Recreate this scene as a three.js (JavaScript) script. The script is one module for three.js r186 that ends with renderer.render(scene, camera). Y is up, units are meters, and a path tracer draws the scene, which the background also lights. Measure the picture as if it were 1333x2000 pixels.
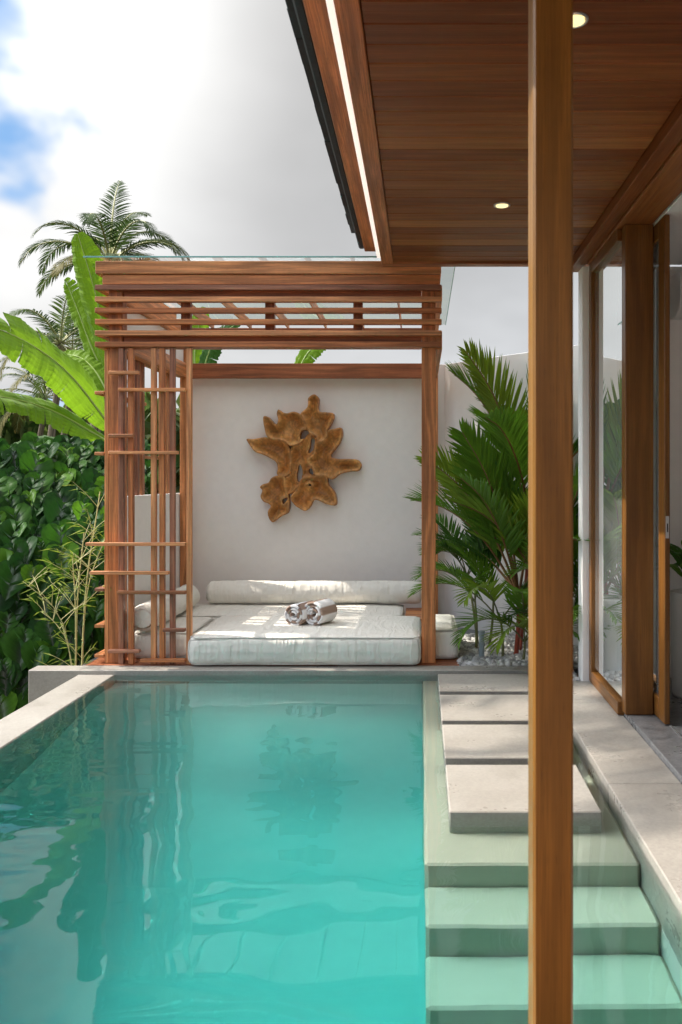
import * as THREE from 'three';
import { mergeGeometries, mergeVertices } from 'three/addons/utils/BufferGeometryUtils.js';
import { ImprovedNoise } from 'three/addons/math/ImprovedNoise.js';
import { RectAreaLightUniformsLib } from 'three/addons/lights/RectAreaLightUniformsLib.js';

// ---------------------------------------------------------------- camera, sky, sun, exposure
const scene = new THREE.Scene();
const EYE = 1.45, FOCAL = 1600;                       // eye height in metres, focal length in photo pixels
const camera = new THREE.PerspectiveCamera(2 * Math.atan(1066 / FOCAL) * 180 / Math.PI, 1646 / 2132, 0.05, 600);
camera.setViewOffset(1646, 2132, 0, 132, 1333, 2000); // lens shift: the vanishing point lies right of and above the middle
camera.position.set(0, EYE, 0);
camera.focus = 6.6; camera.userData.fStop = 5;
const renderer = new THREE.WebGLRenderer({ antialias: true });
renderer.setSize(682, 1024);
renderer.toneMapping = THREE.LinearToneMapping;
renderer.toneMappingExposure = 3.3;
renderer.shadowMap.enabled = true;
RectAreaLightUniformsLib.init();

const SUN = new THREE.Vector3(-0.9, 1, -0.30).normalize();
const sun = new THREE.DirectionalLight(new THREE.Color(1, 0.90, 0.79), 2.0);
sun.name = 'sun'; sun.position.copy(SUN).multiplyScalar(60); sun.castShadow = true; sun.shadow.radius = 0.8;
sun.shadow.mapSize.set(4096, 4096);
Object.assign(sun.shadow.camera, { left: -14, right: 14, top: 14, bottom: -14, near: 1, far: 120 });
sun.target.position.set(0, 0, -5); scene.add(sun, sun.target);

// ---------------------------------------------------------------- random numbers and noise
function rng(seed) { let a = seed >>> 0; return () => { a = (a + 0x6D2B79F5) | 0; let t = Math.imul(a ^ (a >>> 15), 1 | a); t = (t + Math.imul(t ^ (t >>> 7), 61 | t)) ^ t; return ((t ^ (t >>> 14)) >>> 0) / 4294967296; }; }
const perlin = new ImprovedNoise();
const n3 = (x, y, z) => perlin.noise(x, y, z);
function fbm3(x, y, z, o = 5) { let s = 0, a = 0.5, f = 1; for (let i = 0; i < o; i++) { s += a * n3(x * f + i * 17.3, y * f + i * 5.1, z * f - i * 9.7); a *= 0.5; f *= 2.03; } return s; }
const clamp = (x, a = 0, b = 1) => Math.min(b, Math.max(a, x));
const lerp = (a, b, t) => a + (b - a) * t;
const sstep = (a, b, x) => { const t = clamp((x - a) / (b - a)); return t * t * (3 - 2 * t); };

// ---------------------------------------------------------------- sky: bright broken cloud with blue holes
{
  const W = 1536, H = 768, d = new Float32Array(W * H * 4);
  for (let j = 0; j < H; j++) for (let i = 0; i < W; i++) {
    const el = ((j + 0.5) / H - 0.5) * Math.PI, th = ((i + 0.5) / W - 0.5) * 2 * Math.PI;
    const x = Math.cos(el) * Math.cos(th), y = Math.sin(el), z = Math.cos(el) * Math.sin(th);
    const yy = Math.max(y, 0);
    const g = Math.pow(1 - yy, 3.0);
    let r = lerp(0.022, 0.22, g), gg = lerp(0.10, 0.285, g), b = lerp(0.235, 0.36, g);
    const az = Math.atan2(x, -z) * 180 / Math.PI, e = el * 180 / Math.PI;
    const q = 1 / (yy + 0.28), cx = x * q, cz = z * q;
    const f = fbm3(cx * 1.25 + 3.1, cz * 1.25 + 8.4, 1.7, 7) + 0.35 * fbm3(cx * 4.2 + 1.1, cz * 4.2, 6.6, 4);
    // cloud cover: a wide bank that runs from straight ahead round to the right and behind, broken up to the left
    const bank = sstep(-25.5, -17, az + 15 * fbm3(x * 4, y * 4 + 2, z * 4, 6));
    const low = sstep(17, 6, e);
    let c = sstep(-0.06, 0.16, f + 0.06 + 0.40 * bank + 0.20 * low);
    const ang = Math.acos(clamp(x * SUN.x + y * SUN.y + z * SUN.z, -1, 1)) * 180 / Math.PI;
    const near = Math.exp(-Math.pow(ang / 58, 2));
    const t = fbm3(cx * 1.6 + 11, cz * 1.6 - 4, 3.3, 5);
    const L = (0.48 + 1.35 * yy) * (0.345 + 0.03 * near + 0.14 * t + 0.06 * f) * (1 - 0.48 * sstep(-21, -8, az + 8 * t) * sstep(150, 50, az) * sstep(5, 19, e));  // cloud brightness raised towards the zenith to lift the ambient light
    const tint = clamp((ang - 50) / 45);
    const cr = L * lerp(1.0, 0.92, tint), cg = L * lerp(0.995, 0.97, tint), cb = L * lerp(0.985, 1.03, tint);
    const glow = 5.2 * Math.exp(-Math.pow(ang / 17, 2));  // glow round the sun, out of view, strengthened to fill the shaded wall
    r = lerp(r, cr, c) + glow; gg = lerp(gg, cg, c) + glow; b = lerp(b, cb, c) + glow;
    const k = (j * W + i) * 4; d[k] = r; d[k + 1] = gg; d[k + 2] = b; d[k + 3] = 1;
  }
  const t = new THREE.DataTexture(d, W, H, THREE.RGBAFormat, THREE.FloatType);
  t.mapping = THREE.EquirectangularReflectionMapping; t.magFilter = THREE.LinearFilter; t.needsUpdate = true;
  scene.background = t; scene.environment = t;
}

// ---------------------------------------------------------------- textures (tileable)
function hash2(x, y, s) { let h = Math.imul(x, 374761393) ^ Math.imul(y, 668265263) ^ Math.imul(s, 974634541); h = Math.imul(h ^ (h >>> 13), 1274126177); return ((h ^ (h >>> 16)) >>> 0) / 4294967296; }
function vn(u, v, fx, fy, s) {                         // periodic value noise with fx by fy cells
  const x = u * fx, y = v * fy, x0 = Math.floor(x), y0 = Math.floor(y); let a = x - x0, b = y - y0;
  a = a * a * (3 - 2 * a); b = b * b * (3 - 2 * b);
  const m = (k, f) => ((k % f) + f) % f, X0 = m(x0, fx), X1 = m(x0 + 1, fx), Y0 = m(y0, fy), Y1 = m(y0 + 1, fy);
  return lerp(lerp(hash2(X0, Y0, s), hash2(X1, Y0, s), a), lerp(hash2(X0, Y1, s), hash2(X1, Y1, s), a), b);
}
function vf(u, v, fx, fy, s, o = 4) { let r = 0, a = 0.5, t = 0; for (let i = 0; i < o; i++) { r += a * vn(u, v, fx << i, fy << i, s + i); t += a; a *= 0.5; } return r / t; }
function tex(w, h, fn, rx, ry, srgb = true) {
  const d = new Uint8Array(w * h * 4);
  for (let j = 0; j < h; j++) for (let i = 0; i < w; i++) { const c = fn((i + 0.5) / w, (j + 0.5) / h), k = (j * w + i) * 4; const q = Array.isArray(c) ? c : [c, c, c]; for (let n = 0; n < 3; n++) d[k + n] = clamp(q[n]) * 255; d[k + 3] = 255; }
  const t = new THREE.DataTexture(d, w, h, THREE.RGBAFormat); t.wrapS = t.wrapT = THREE.RepeatWrapping; t.magFilter = THREE.LinearFilter; t.minFilter = THREE.LinearMipmapLinearFilter; t.generateMipmaps = true;
  if (srgb) t.colorSpace = THREE.SRGBColorSpace; t.repeat.set(rx, ry); t.needsUpdate = true; return t;
}
// wood: 2.4 m by 0.6 m per tile, grain along u
const woodFn = (u, v) => {
  const warp = vf(u, v, 3, 6, 11, 4) * 0.9 + vf(u, v, 2, 3, 15, 2) * 0.5;
  const ring = 0.5 + 0.5 * Math.sin((v * 9 + warp * 2.2) * 2 * Math.PI);
  const fib = vf(u, v, 14, 260, 21, 3), pore = vn(u, v, 60, 420, 31), mott = vf(u, v, 4, 5, 41, 4);
  return { tone: 0.60 + 0.16 * ring * fib * 2 + 0.20 * (fib - 0.5) + 0.26 * (mott - 0.4) - 0.22 * Math.pow(pore, 7), fib, mott };
};
const woodMap = tex(1024, 512, (u, v) => { const w = woodFn(u, v), t = w.tone + 0.12; return [t * 1.0, t * (0.965 + 0.04 * w.mott), t * (0.93 + 0.07 * w.mott)]; }, 1 / 2.4, 1 / 0.6);
const softWood = tex(1024, 512, (u, v) => { const w = woodFn(u, v), t = lerp(0.74, w.tone + 0.1, 0.5); return [t, t * (0.97 + 0.04 * w.mott), t * (0.94 + 0.07 * w.mott)]; }, 1 / 2.4, 1 / 0.6);
const woodRough = tex(512, 256, (u, v) => { const f = vf(u, v, 14, 200, 21, 2), m = vf(u, v, 5, 5, 43, 3); const r = 0.62 + 0.35 * (f - 0.5) + 0.3 * (m - 0.5); return [r, r, r]; }, 1 / 2.4, 1 / 0.6, false);
const woodBump = tex(1024, 512, (u, v) => vf(u, v, 14, 260, 21, 3) * 0.8 + 0.2 * vn(u, v, 60, 420, 31), 1 / 2.4, 1 / 0.6, false);
const plasterMap = tex(512, 512, (u, v) => { const t = 0.955 + 0.025 * (vf(u, v, 3, 3, 51, 5) - 0.5) + 0.02 * (vf(u, v, 40, 40, 53, 2) - 0.5); return [t, t * 0.995, t * 0.985]; }, 1 / 2.2, 1 / 2.2);
const plasterBump = tex(512, 512, (u, v) => 0.6 * vf(u, v, 5, 5, 55, 5) + 0.4 * vf(u, v, 90, 90, 57, 2), 1 / 1.6, 1 / 1.6, false);
const stoneMap = tex(1024, 1024, (u, v) => { const a = vf(u, v, 4, 4, 61, 5), b = vf(u, v, 120, 120, 63, 3), s = vn(u, v, 240, 240, 67), t = 0.80 + 0.14 * (a - 0.5) + 0.10 * (b - 0.5) + 0.03 * (s - 0.5); return [t, t * (0.985 + 0.02 * (a - 0.5)), t * (0.96 + 0.03 * (a - 0.5))]; }, 1 / 1.3, 1 / 1.3);
const stoneRough = tex(512, 512, (u, v) => { const r = 0.42 + 0.4 * (vf(u, v, 5, 5, 71, 5) - 0.5) + 0.2 * (vf(u, v, 60, 60, 73, 2) - 0.5); return [r, r, r]; }, 1 / 1.3, 1 / 1.3, false);
const greyMap = tex(1024, 1024, (u, v) => { const a = vf(u, v, 4, 4, 81, 6), s = vn(u, v, 180, 180, 83), q = vn(u, v, 130, 130, 87), t = 0.70 + 0.4 * (a - 0.5) + 0.10 * (s - 0.5) + 0.10 * (q - 0.5); return [t, t, t]; }, 1 / 1.4, 1 / 1.4);
const fabricMap = tex(512, 512, (u, v) => { const w = 0.5 + 0.25 * Math.sin(u * 512 * Math.PI * 0.5) + 0.25 * Math.sin(v * 512 * Math.PI * 0.5), t = 0.93 + 0.04 * (vf(u, v, 4, 4, 91, 5) - 0.5) + 0.03 * (w - 0.5); return [t, t, t]; }, 1 / 0.7, 1 / 0.7);
const wrinkle = tex(1024, 512, (u, v) => { const w = vf(u, v, 3, 3, 95, 3); const a = 1 - Math.abs(2 * vf(u + 0.08 * w, v, 18, 3, 97, 3) - 1); const b = 1 - Math.abs(2 * vf(u, v + 0.05 * w, 6, 10, 99, 3) - 1); return 0.6 * Math.pow(a, 2.2) + 0.4 * Math.pow(b, 2); }, 1 / 0.9, 1 / 0.9, false);
const terry = tex(256, 256, (u, v) => vn(u, v, 128, 128, 191) * 0.6 + 0.4 * vf(u, v, 20, 20, 193, 3), 1 / 0.2, 1 / 0.2, false);
const leafMap = tex(256, 256, (u, v) => { const t = 0.86 + 0.28 * (vf(u, v, 3, 3, 101, 4) - 0.5); return [t, t, t * 0.95]; }, 1, 1);
const barkMap = tex(256, 512, (u, v) => { const t = 0.62 + 0.35 * (vf(u, v, 8, 30, 111, 4) - 0.5) - 0.25 * Math.pow(0.5 + 0.5 * Math.sin(v * 2 * Math.PI * 6), 8); return [t, t * 0.96, t * 0.9]; }, 1, 1);
const burlMap = tex(512, 512, (u, v) => { const w = vf(u, v, 3, 3, 121, 4), ring = 0.5 + 0.5 * Math.sin((w * 7 + vf(u, v, 6, 6, 127, 3) * 1.5) * 6.283), f = vf(u, v, 30, 30, 123, 3), t = 0.74 + 0.10 * (ring - 0.5) + 0.26 * (f - 0.5) + 0.34 * (w - 0.5); return [t, t * (0.95 + 0.1 * (w - 0.5)), t * (0.88 + 0.2 * (w - 0.5))]; }, 1 / 0.5, 1 / 0.5);
const grassMap = tex(512, 512, (u, v) => { const a = vf(u, v, 6, 6, 131, 5), b = vf(u, v, 80, 80, 133, 2); const t = 0.6 + 0.5 * (a - 0.5) + 0.5 * (b - 0.5); return [t, t, t * 0.9]; }, 1 / 3, 1 / 3);
const ripple = tex(1024, 1024, (u, v) => { const p = sstep(0.40, 0.66, vf(u, v, 3, 3, 141, 3)), w = vf(u, v, 4, 4, 149, 2); return 0.5 + (vf(u + 0.05 * w, v, 10, 16, 143, 3) - 0.5) * (0.5 + 0.3 * p) + (vf(u, v + 0.04 * w, 30, 70, 145, 2) - 0.5) * 0.30 * p; }, 1 / 3.6, 1 / 3.6, false);

// ---------------------------------------------------------------- materials
const lin = (r, g, b) => new THREE.Color().setRGB(r, g, b);
const std = (o) => new THREE.MeshStandardMaterial(o), phy = (o) => new THREE.MeshPhysicalMaterial(o);
const wood = [[0.78, 0.30, 0.11], [0.88, 0.37, 0.145], [0.66, 0.235, 0.085], [0.50, 0.175, 0.075], [0.46, 0.20, 0.12], [0.95, 0.43, 0.19], [0.60, 0.25, 0.11]].map((c) => phy({ color: lin(...c), map: woodMap, roughness: 0.75, roughnessMap: woodRough, bumpMap: woodBump, bumpScale: 0.0006, clearcoat: 0.08, clearcoatRoughness: 0.45, specularIntensity: 0.7 }));
const doorWood = phy({ color: lin(0.29, 0.122, 0.027), map: softWood, roughness: 0.6, roughnessMap: woodRough, bumpMap: woodBump, bumpScale: 0.0004, clearcoat: 0.1, specularIntensity: 0.6 });
const postWood = phy({ color: lin(0.385, 0.192, 0.036), map: softWood, roughness: 0.6, roughnessMap: woodRough, bumpMap: woodBump, bumpScale: 0.0004, clearcoat: 0.12, clearcoatRoughness: 0.35, specularIntensity: 0.6 });
const ceilWood = [[0.44, 0.150, 0.042], [0.50, 0.18, 0.052], [0.38, 0.122, 0.034], [0.60, 0.225, 0.066], [0.30, 0.095, 0.028]].map((c) => phy({ color: lin(...c), map: woodMap, roughness: 0.7, roughnessMap: woodRough, bumpMap: woodBump, bumpScale: 0.0006, specularIntensity: 0.4 })).map((m) => { m.map = softWood; m.color.multiplyScalar(0.96); return m; });
const plaster = std({ color: lin(0.97, 0.96, 0.94), map: plasterMap, bumpMap: plasterBump, bumpScale: 0.0010, roughness: 0.9 });
const stone = phy({ color: lin(0.515, 0.497, 0.467), map: stoneMap, roughness: 1, roughnessMap: stoneRough });
const poolPlaster = std({ color: lin(0.66, 0.60, 0.55), map: plasterMap, roughness: 0.8 });
const stepPlaster = std({ color: lin(0.55, 0.50, 0.40), map: plasterMap, roughness: 0.8 });
const greyFloor = phy({ color: lin(0.34, 0.34, 0.345), map: greyMap, roughness: 0.8, roughnessMap: stoneRough });
const fabric = phy({ color: lin(0.92, 0.885, 0.80), map: fabricMap, bumpMap: wrinkle, bumpScale: 0.010, roughness: 0.85, sheen: 0.3, sheenRoughness: 0.6 });
const glass = phy({ color: lin(0.93, 0.97, 0.96), transmission: 1, thickness: 0, roughness: 0, ior: 1.9, metalness: 0.85 });
const roofGlass = phy({ color: lin(0.91, 0.965, 0.955), transmission: 1, thickness: 0, roughness: 0, ior: 1.52 });
const glassEdge = phy({ color: lin(0.20, 0.42, 0.38), roughness: 0.15 });
const darkMetal = std({ color: lin(0.045, 0.06, 0.075), roughness: 0.55, metalness: 0.3, map: greyMap });
const steel = std({ color: lin(0.6, 0.6, 0.6), roughness: 0.3, metalness: 0.9 });
const black = std({ color: lin(0.02, 0.02, 0.02), roughness: 0.6 });
const whitePaint = std({ color: lin(0.80, 0.80, 0.78), roughness: 0.4 });
const potWhite = std({ color: lin(0.74, 0.73, 0.70), roughness: 0.55, map: plasterMap });
const leafy = (r, g, b, tr = 0.4, coat = 0.25, map = leafMap) => phy({ color: lin(r, g, b), map, roughness: 1, transmission: tr, thickness: 0, clearcoat: coat * 0.5, clearcoatRoughness: 0.35, specularIntensity: 0.3, side: THREE.DoubleSide });
const bark = std({ color: lin(0.46, 0.40, 0.31), map: barkMap, roughness: 0.95 });

// ---------------------------------------------------------------- geometry helpers
const D = (x, y, Z) => new THREE.Vector3(x, y, -Z);     // Z is the distance in front of the eye
const P = (px, py, Z) => D((px - 823) * Z / FOCAL, EYE - (py - 934) * Z / FOCAL, Z); // a photo pixel at a known distance
const FX = (px) => (px - 823) / 250, FY = (py) => EYE - (py - 934) / 250;       // pixels on the pavilion's front plane, 6.4 m away
let boxSeed = 1;
function cbox(w, h, d, bev = 0.003) {                   // chamfered box, uv in metres along its longest side
  const s = [w / 2, h / 2, d / 2], b = Math.min(bev, w * 0.3, h * 0.3, d * 0.3), pos = [], uv = [];
  const L = w >= h && w >= d ? 0 : h >= d ? 1 : 2, R = rng(boxSeed++), ou = R() * 2.4, ov = R() * 0.6;
  const pt = (sx, sy, sz, ax) => { const v = [sx * s[0], sy * s[1], sz * s[2]]; for (let i = 0; i < 3; i++) if (i !== ax) v[i] -= Math.sign(v[i]) * b; return v; };
  const tri = (A, B, C) => {
    const e1 = B.map((v, i) => v - A[i]), e2 = C.map((v, i) => v - A[i]), n = [e1[1] * e2[2] - e1[2] * e2[1], e1[2] * e2[0] - e1[0] * e2[2], e1[0] * e2[1] - e1[1] * e2[0]];
    const c = A.map((v, i) => v + B[i] + C[i]); if (n[0] * c[0] + n[1] * c[1] + n[2] * c[2] < 0) [B, C] = [C, B];
    const m = n.map(Math.abs), ax = m.indexOf(Math.max(...m)), o = [0, 1, 2].filter((i) => i !== ax), U = o.includes(L) ? L : o[0], V = o.find((i) => i !== U);
    for (const q of [A, B, C]) { pos.push(...q); uv.push(q[U] + ou + (ax === L ? 0.7 : 0), q[V] + ov + ax * 0.13); }
  };
  const quad = (a, b2, c, d2) => { tri(a, b2, c); tri(a, c, d2); };
  const S = [-1, 1];
  for (const f of S) {
    quad(pt(f, -1, -1, 0), pt(f, 1, -1, 0), pt(f, 1, 1, 0), pt(f, -1, 1, 0));
    quad(pt(-1, f, -1, 1), pt(1, f, -1, 1), pt(1, f, 1, 1), pt(-1, f, 1, 1));
    quad(pt(-1, -1, f, 2), pt(1, -1, f, 2), pt(1, 1, f, 2), pt(-1, 1, f, 2));
    for (const g of S) {
      quad(pt(f, g, -1, 0), pt(f, g, 1, 0), pt(f, g, 1, 1), pt(f, g, -1, 1));
      quad(pt(f, -1, g, 0), pt(f, 1, g, 0), pt(f, 1, g, 2), pt(f, -1, g, 2));
      quad(pt(-1, f, g, 1), pt(1, f, g, 1), pt(1, f, g, 2), pt(-1, f, g, 2));
      for (const h2 of S) tri(pt(f, g, h2, 0), pt(f, g, h2, 1), pt(f, g, h2, 2));
    }
  }
  const G = new THREE.BufferGeometry();
  G.setAttribute('position', new THREE.Float32BufferAttribute(pos, 3)); G.setAttribute('uv', new THREE.Float32BufferAttribute(uv, 2)); G.computeVertexNormals(); return G;
}
const bx = (x0, x1, y0, y1, Z0, Z1, bev) => cbox(x1 - x0, y1 - y0, Z1 - Z0, bev).translate((x0 + x1) / 2, (y0 + y1) / 2, -(Z0 + Z1) / 2);
function mesh(parent, name, geo, mat, label) { const m = new THREE.Mesh(geo, mat); m.name = name; if (label) m.userData.label = label; parent.add(m); return m; }
const used = {}, roots = [];
const numbered = (n) => { used[n] = (used[n] ?? -1) + 1; return used[n] ? `${n}_${String(used[n]).padStart(3, '0')}` : n; };
function tag(o, label, category, group, kind) { if (label) o.userData.label = label; if (category) o.userData.category = category; if (group) o.userData.group = group; if (kind) o.userData.kind = kind; return o; }
function thing(name, label, category, group, kind) { const o = new THREE.Group(); o.name = numbered(name); scene.add(o); roots.push(o); return tag(o, label, category, group, kind); }
function single(name, geo, mat, label, category, group, kind) { const o = mesh(scene, numbered(name), geo, mat); roots.push(o); return tag(o, label, category, group, kind); }
function sub(parent, name, label) { const o = new THREE.Group(); o.name = name; if (label) o.userData.label = label; parent.add(o); return o; }
function tube(pts, r, seg = 24, rad = 6, r1 = r) {
  const c = new THREE.CatmullRomCurve3(pts), g = new THREE.TubeGeometry(c, seg, 1, rad, false), p = g.attributes.position, q = new THREE.Vector3();
  for (let i = 0; i <= seg; i++) { c.getPointAt(i / seg, q); const R = lerp(r, r1, i / seg); for (let j = 0; j <= rad; j++) { const k = i * (rad + 1) + j; p.setXYZ(k, q.x + (p.getX(k) - q.x) * R, q.y + (p.getY(k) - q.y) * R, q.z + (p.getZ(k) - q.z) * R); } }
  g.computeVertexNormals(); return g;
}
function planeUV(g) { const p = g.attributes.position, n = g.attributes.normal, uv = new Float32Array(p.count * 2); for (let i = 0; i < p.count; i++) { const a = [Math.abs(n.getX(i)), Math.abs(n.getY(i)), Math.abs(n.getZ(i))], m = a.indexOf(Math.max(...a)); uv[2 * i] = m === 0 ? p.getZ(i) : p.getX(i); uv[2 * i + 1] = m === 1 ? p.getZ(i) : p.getY(i); } g.setAttribute('uv', new THREE.BufferAttribute(uv, 2)); return g; }
// soft cushion: finely divided rounded box, puffed and creased
function cushion(x0, x1, y0, y1, Z0, Z1, r, amp, seed) {
  const w = x1 - x0, h = y1 - y0, d = Z1 - Z0, sx = Math.ceil(w / 0.025), sy = Math.ceil(h / 0.015), sz = Math.ceil(d / 0.03);
  let g = new THREE.BoxGeometry(w, h, d, sx, sy, sz); g.deleteAttribute('uv'); g.deleteAttribute('normal'); g = mergeVertices(g, 1e-5);
  const p = g.attributes.position, v = new THREE.Vector3(), q = new THREE.Vector3();
  for (let i = 0; i < p.count; i++) {
    v.fromBufferAttribute(p, i); q.set(clamp(v.x, -w / 2 + r, w / 2 - r), clamp(v.y, -h / 2 + r, h / 2 - r), clamp(v.z, -d / 2 + r, d / 2 - r));
    const n = v.clone().sub(q).normalize(); const o = q.clone().addScaledVector(n, r);
    const X = o.x + x0 * 3 + seed, tall = 1 - Math.abs(2 * v.y / h);
    const ridge = (1 - Math.abs(n3(X * 9, o.y * 1.5, o.z * 2 + seed) * 2)) * Math.abs(n.z) + (1 - Math.abs(n3(X * 1.6, o.y * 3, o.z * 6 + seed) * 2)) * Math.abs(n.y) * 0.8;
    const soft = n3(X * 2.3, o.y * 2, o.z * 2.3 + 4) * 0.9;
    o.addScaledVector(n, amp * (ridge * 0.8 + soft) + 0.012 * Math.max(0, tall) * Math.abs(n.z));
    if (n.y > 0.5) o.y += 0.012 * (1 - Math.pow(2 * v.x / w, 4)) * (1 - Math.pow(2 * v.z / d, 4));
    p.setXYZ(i, o.x, o.y, o.z);
  }
  g.computeVertexNormals(); planeUV(g); return g.translate((x0 + x1) / 2, (y0 + y1) / 2, -(Z0 + Z1) / 2);
}
function bolster(len, R, seed) {                         // along +x from 0 to len
  const nu = Math.ceil(len / 0.02), na = 40, pos = [], idx = [], uv = [], rows = [];
  for (let k = 0; k <= 5; k++) rows.push([0.0005 - 0.0, R * k / 6 * 0.9, k]);
  for (let i = 0; i <= nu; i++) { const x = len * i / nu, e = Math.min(x, len - x), rr = e < 0.05 ? R - 0.05 + Math.sqrt(Math.max(0, 0.0025 - (0.05 - e) ** 2)) : R; rows.push([x, Math.max(rr, R * 0.55), -1]); }
  for (let k = 5; k >= 0; k--) rows.push([len, R * k / 6 * 0.9, k]);
  rows.forEach(([x, r, cap], i) => { for (let a = 0; a <= na; a++) { const t = a / na * 2 * Math.PI, cs = Math.cos(t), sn = Math.sin(t);
    const pl = cap >= 0 ? 0.004 * Math.sin(t * 14 + seed) * cap / 6 : 0;
    const wr = cap < 0 ? 0.010 * (0.5 - Math.abs(n3(x * 7 + seed + 0.6 * cs, cs * 0.9, sn * 0.9))) + 0.006 * n3(x * 2 + seed, cs, sn) : 0;
    const sag = sn < 0 ? 1 - 0.10 * -sn : 1;
    pos.push(x + (x < len / 2 ? -1 : 1) * (pl + (cap >= 0 ? 0.012 * (1 - (cap / 6) ** 2) : 0)), (r + wr) * sn * sag, (r + wr) * cs); uv.push(x, a / na * 2 * Math.PI * R); } });
  for (let i = 0; i < rows.length - 1; i++) for (let a = 0; a < na; a++) { const k = i * (na + 1) + a; idx.push(k, k + na + 1, k + 1, k + 1, k + na + 1, k + na + 2); }
  const g = new THREE.BufferGeometry(); g.setAttribute('position', new THREE.Float32BufferAttribute(pos, 3)); g.setAttribute('uv', new THREE.Float32BufferAttribute(uv, 2)); g.setIndex(idx); g.computeVertexNormals(); return g;
}

// ================================================================ SETTING: ground, pool, water, terrace
const WATER = -0.04;
{
  const g = new THREE.PlaneGeometry(700, 700, 1, 1).rotateX(-Math.PI / 2).translate(0, -1.94, -100); planeUV(g);
  single('ground', g, std({ color: lin(0.10, 0.12, 0.045), map: grassMap, roughness: 1 }), 'rough green ground far below the pool edge', 'ground', null, 'structure');
  const pool = thing('pool_basin', 'pale plastered swimming pool with submerged steps', 'pool', null, 'structure');
  { const g = new THREE.PlaneGeometry(2.335, 4.1, 60, 90).rotateX(-Math.PI / 2).translate(-1.1425, 0, -4.14), p = g.attributes.position;
    const cove = (d, r, h) => { const t = clamp(1 - d / r); return h * (1 - Math.sqrt(Math.max(0, 1 - t * t))); };
    for (let i = 0; i < p.count; i++) { const x = p.getX(i), Z = -p.getZ(i); p.setY(i, -1.38 - 0.36 * clamp((5 - Z) / 2.9) + cove(6.19 - Z, 1.7, 1.15) + cove(x + 2.31, 0.7, 0.7)); if (p.getY(i) > -0.28) p.setY(i, -0.28); }
    g.computeVertexNormals(); planeUV(g); mesh(pool, 'pool_floor', g, poolPlaster); }
  mesh(pool, 'pool_wall', bx(-2.31, 0.93, -1.8, -0.001, 1.9, 2.1, 0.004), poolPlaster);
  mesh(pool, 'pool_wall', bx(0.888, 0.99, -1.9, -0.402, 1.9, 6.18, 0.002), poolPlaster);
  mesh(pool, 'coping', bx(-2.59, -2.312, -1.95, -0.033, 1.7, 6.188, 0.006), stone, 'flush pale stone rim the water runs up to');
  mesh(pool, 'coping', bx(-2.97, 0.87, -1.95, 0, 6.19, 6.345, 0.006), stone, 'raised pale stone edge in front of the pavilion');
  mesh(pool, 'submerged_shelf', bx(0.015, 0.886, -1.9, -0.19, 3.30, 6.188, 0.014), stepPlaster);
  let y = -0.375, zn = 3.298;
  for (const dy of [0.20, 0.20, 0.20, 0.20]) { mesh(pool, 'step', bx(0.015, 0.886, -1.9, y, zn - 0.28, zn, 0.014), stepPlaster); zn -= 0.282; y -= dy; }
  // water: a rippled surface over a clear tinted body
  const water = thing('water', 'still turquoise pool water', 'water', null, 'structure');
  const nx = 140, nz = 190, X0 = -2.315, X1 = 0.889, Z0 = 2.09, Z1 = 6.192, pos = [], nor = [], uv = [], idx = [];
  const hgt = (x, z) => 0.0030 * n3(x * 1.9, z * 2.7, 1.3) + 0.0012 * n3(x * 4.7 + 3, z * 7.1, 4.3) * clamp(0.55 + 1.6 * n3(x * 0.8, z * 0.9, 9.1), 0.1, 1.4) + 0.0007 * sstep(-0.9, -1.8, x) * n3(x * 7 + 3, z * 13, 2.2);
  for (let j = 0; j <= nz; j++) for (let i = 0; i <= nx; i++) {
    const x = lerp(X0, X1, i / nx), z = -lerp(Z0, Z1, j / nz), e = 0.004, a = (hgt(x + e, z) - hgt(x - e, z)) / (2 * e), b = (hgt(x, z + e) - hgt(x, z - e)) / (2 * e), l = Math.hypot(a, 1, b);
    pos.push(x, WATER + hgt(x, z) * 0.5, z); nor.push(-a / l, 1 / l, -b / l); uv.push(x, z);
  }
  for (let j = 0; j < nz; j++) for (let i = 0; i < nx; i++) { const k = j * (nx + 1) + i; idx.push(k, k + 1, k + nx + 1, k + 1, k + nx + 2, k + nx + 1); }
  const rim = []; for (let i = 0; i <= nx; i++) rim.push(i); for (let j = 1; j <= nz; j++) rim.push(j * (nx + 1) + nx); for (let i = nx - 1; i >= 0; i--) rim.push(nz * (nx + 1) + i); for (let j = nz - 1; j > 0; j--) rim.push(j * (nx + 1));
  const lowAt = new Map(), BOT = -1.78, dn = (k) => { pos.push(pos[3 * k], BOT, pos[3 * k + 2]); uv.push(uv[2 * k], uv[2 * k + 1] + 1); return pos.length / 3 - 1; };
  for (let q = 0; q < rim.length; q++) { const a = rim[q], b = rim[(q + 1) % rim.length], p0 = pos.length / 3; for (const k of [a, b]) { pos.push(pos[3 * k], pos[3 * k + 1], pos[3 * k + 2]); uv.push(0, 0); } const c = dn(a), e = dn(b); const nx0 = -(pos[3 * b + 2] - pos[3 * a + 2]), nz0 = pos[3 * b] - pos[3 * a], l = Math.hypot(nx0, nz0); for (let w = 0; w < 4; w++) nor.push(-nx0 / l, 0, -nz0 / l); idx.push(p0, c, p0 + 1, p0 + 1, c, e); }
  { const p0 = pos.length / 3; for (const [x, z] of [[X0, -Z0], [X1, -Z0], [X1, -Z1], [X0, -Z1]]) { pos.push(x, BOT, z); nor.push(0, -1, 0); uv.push(x, z); } idx.push(p0, p0 + 2, p0 + 1, p0, p0 + 3, p0 + 2); } void lowAt;
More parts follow.
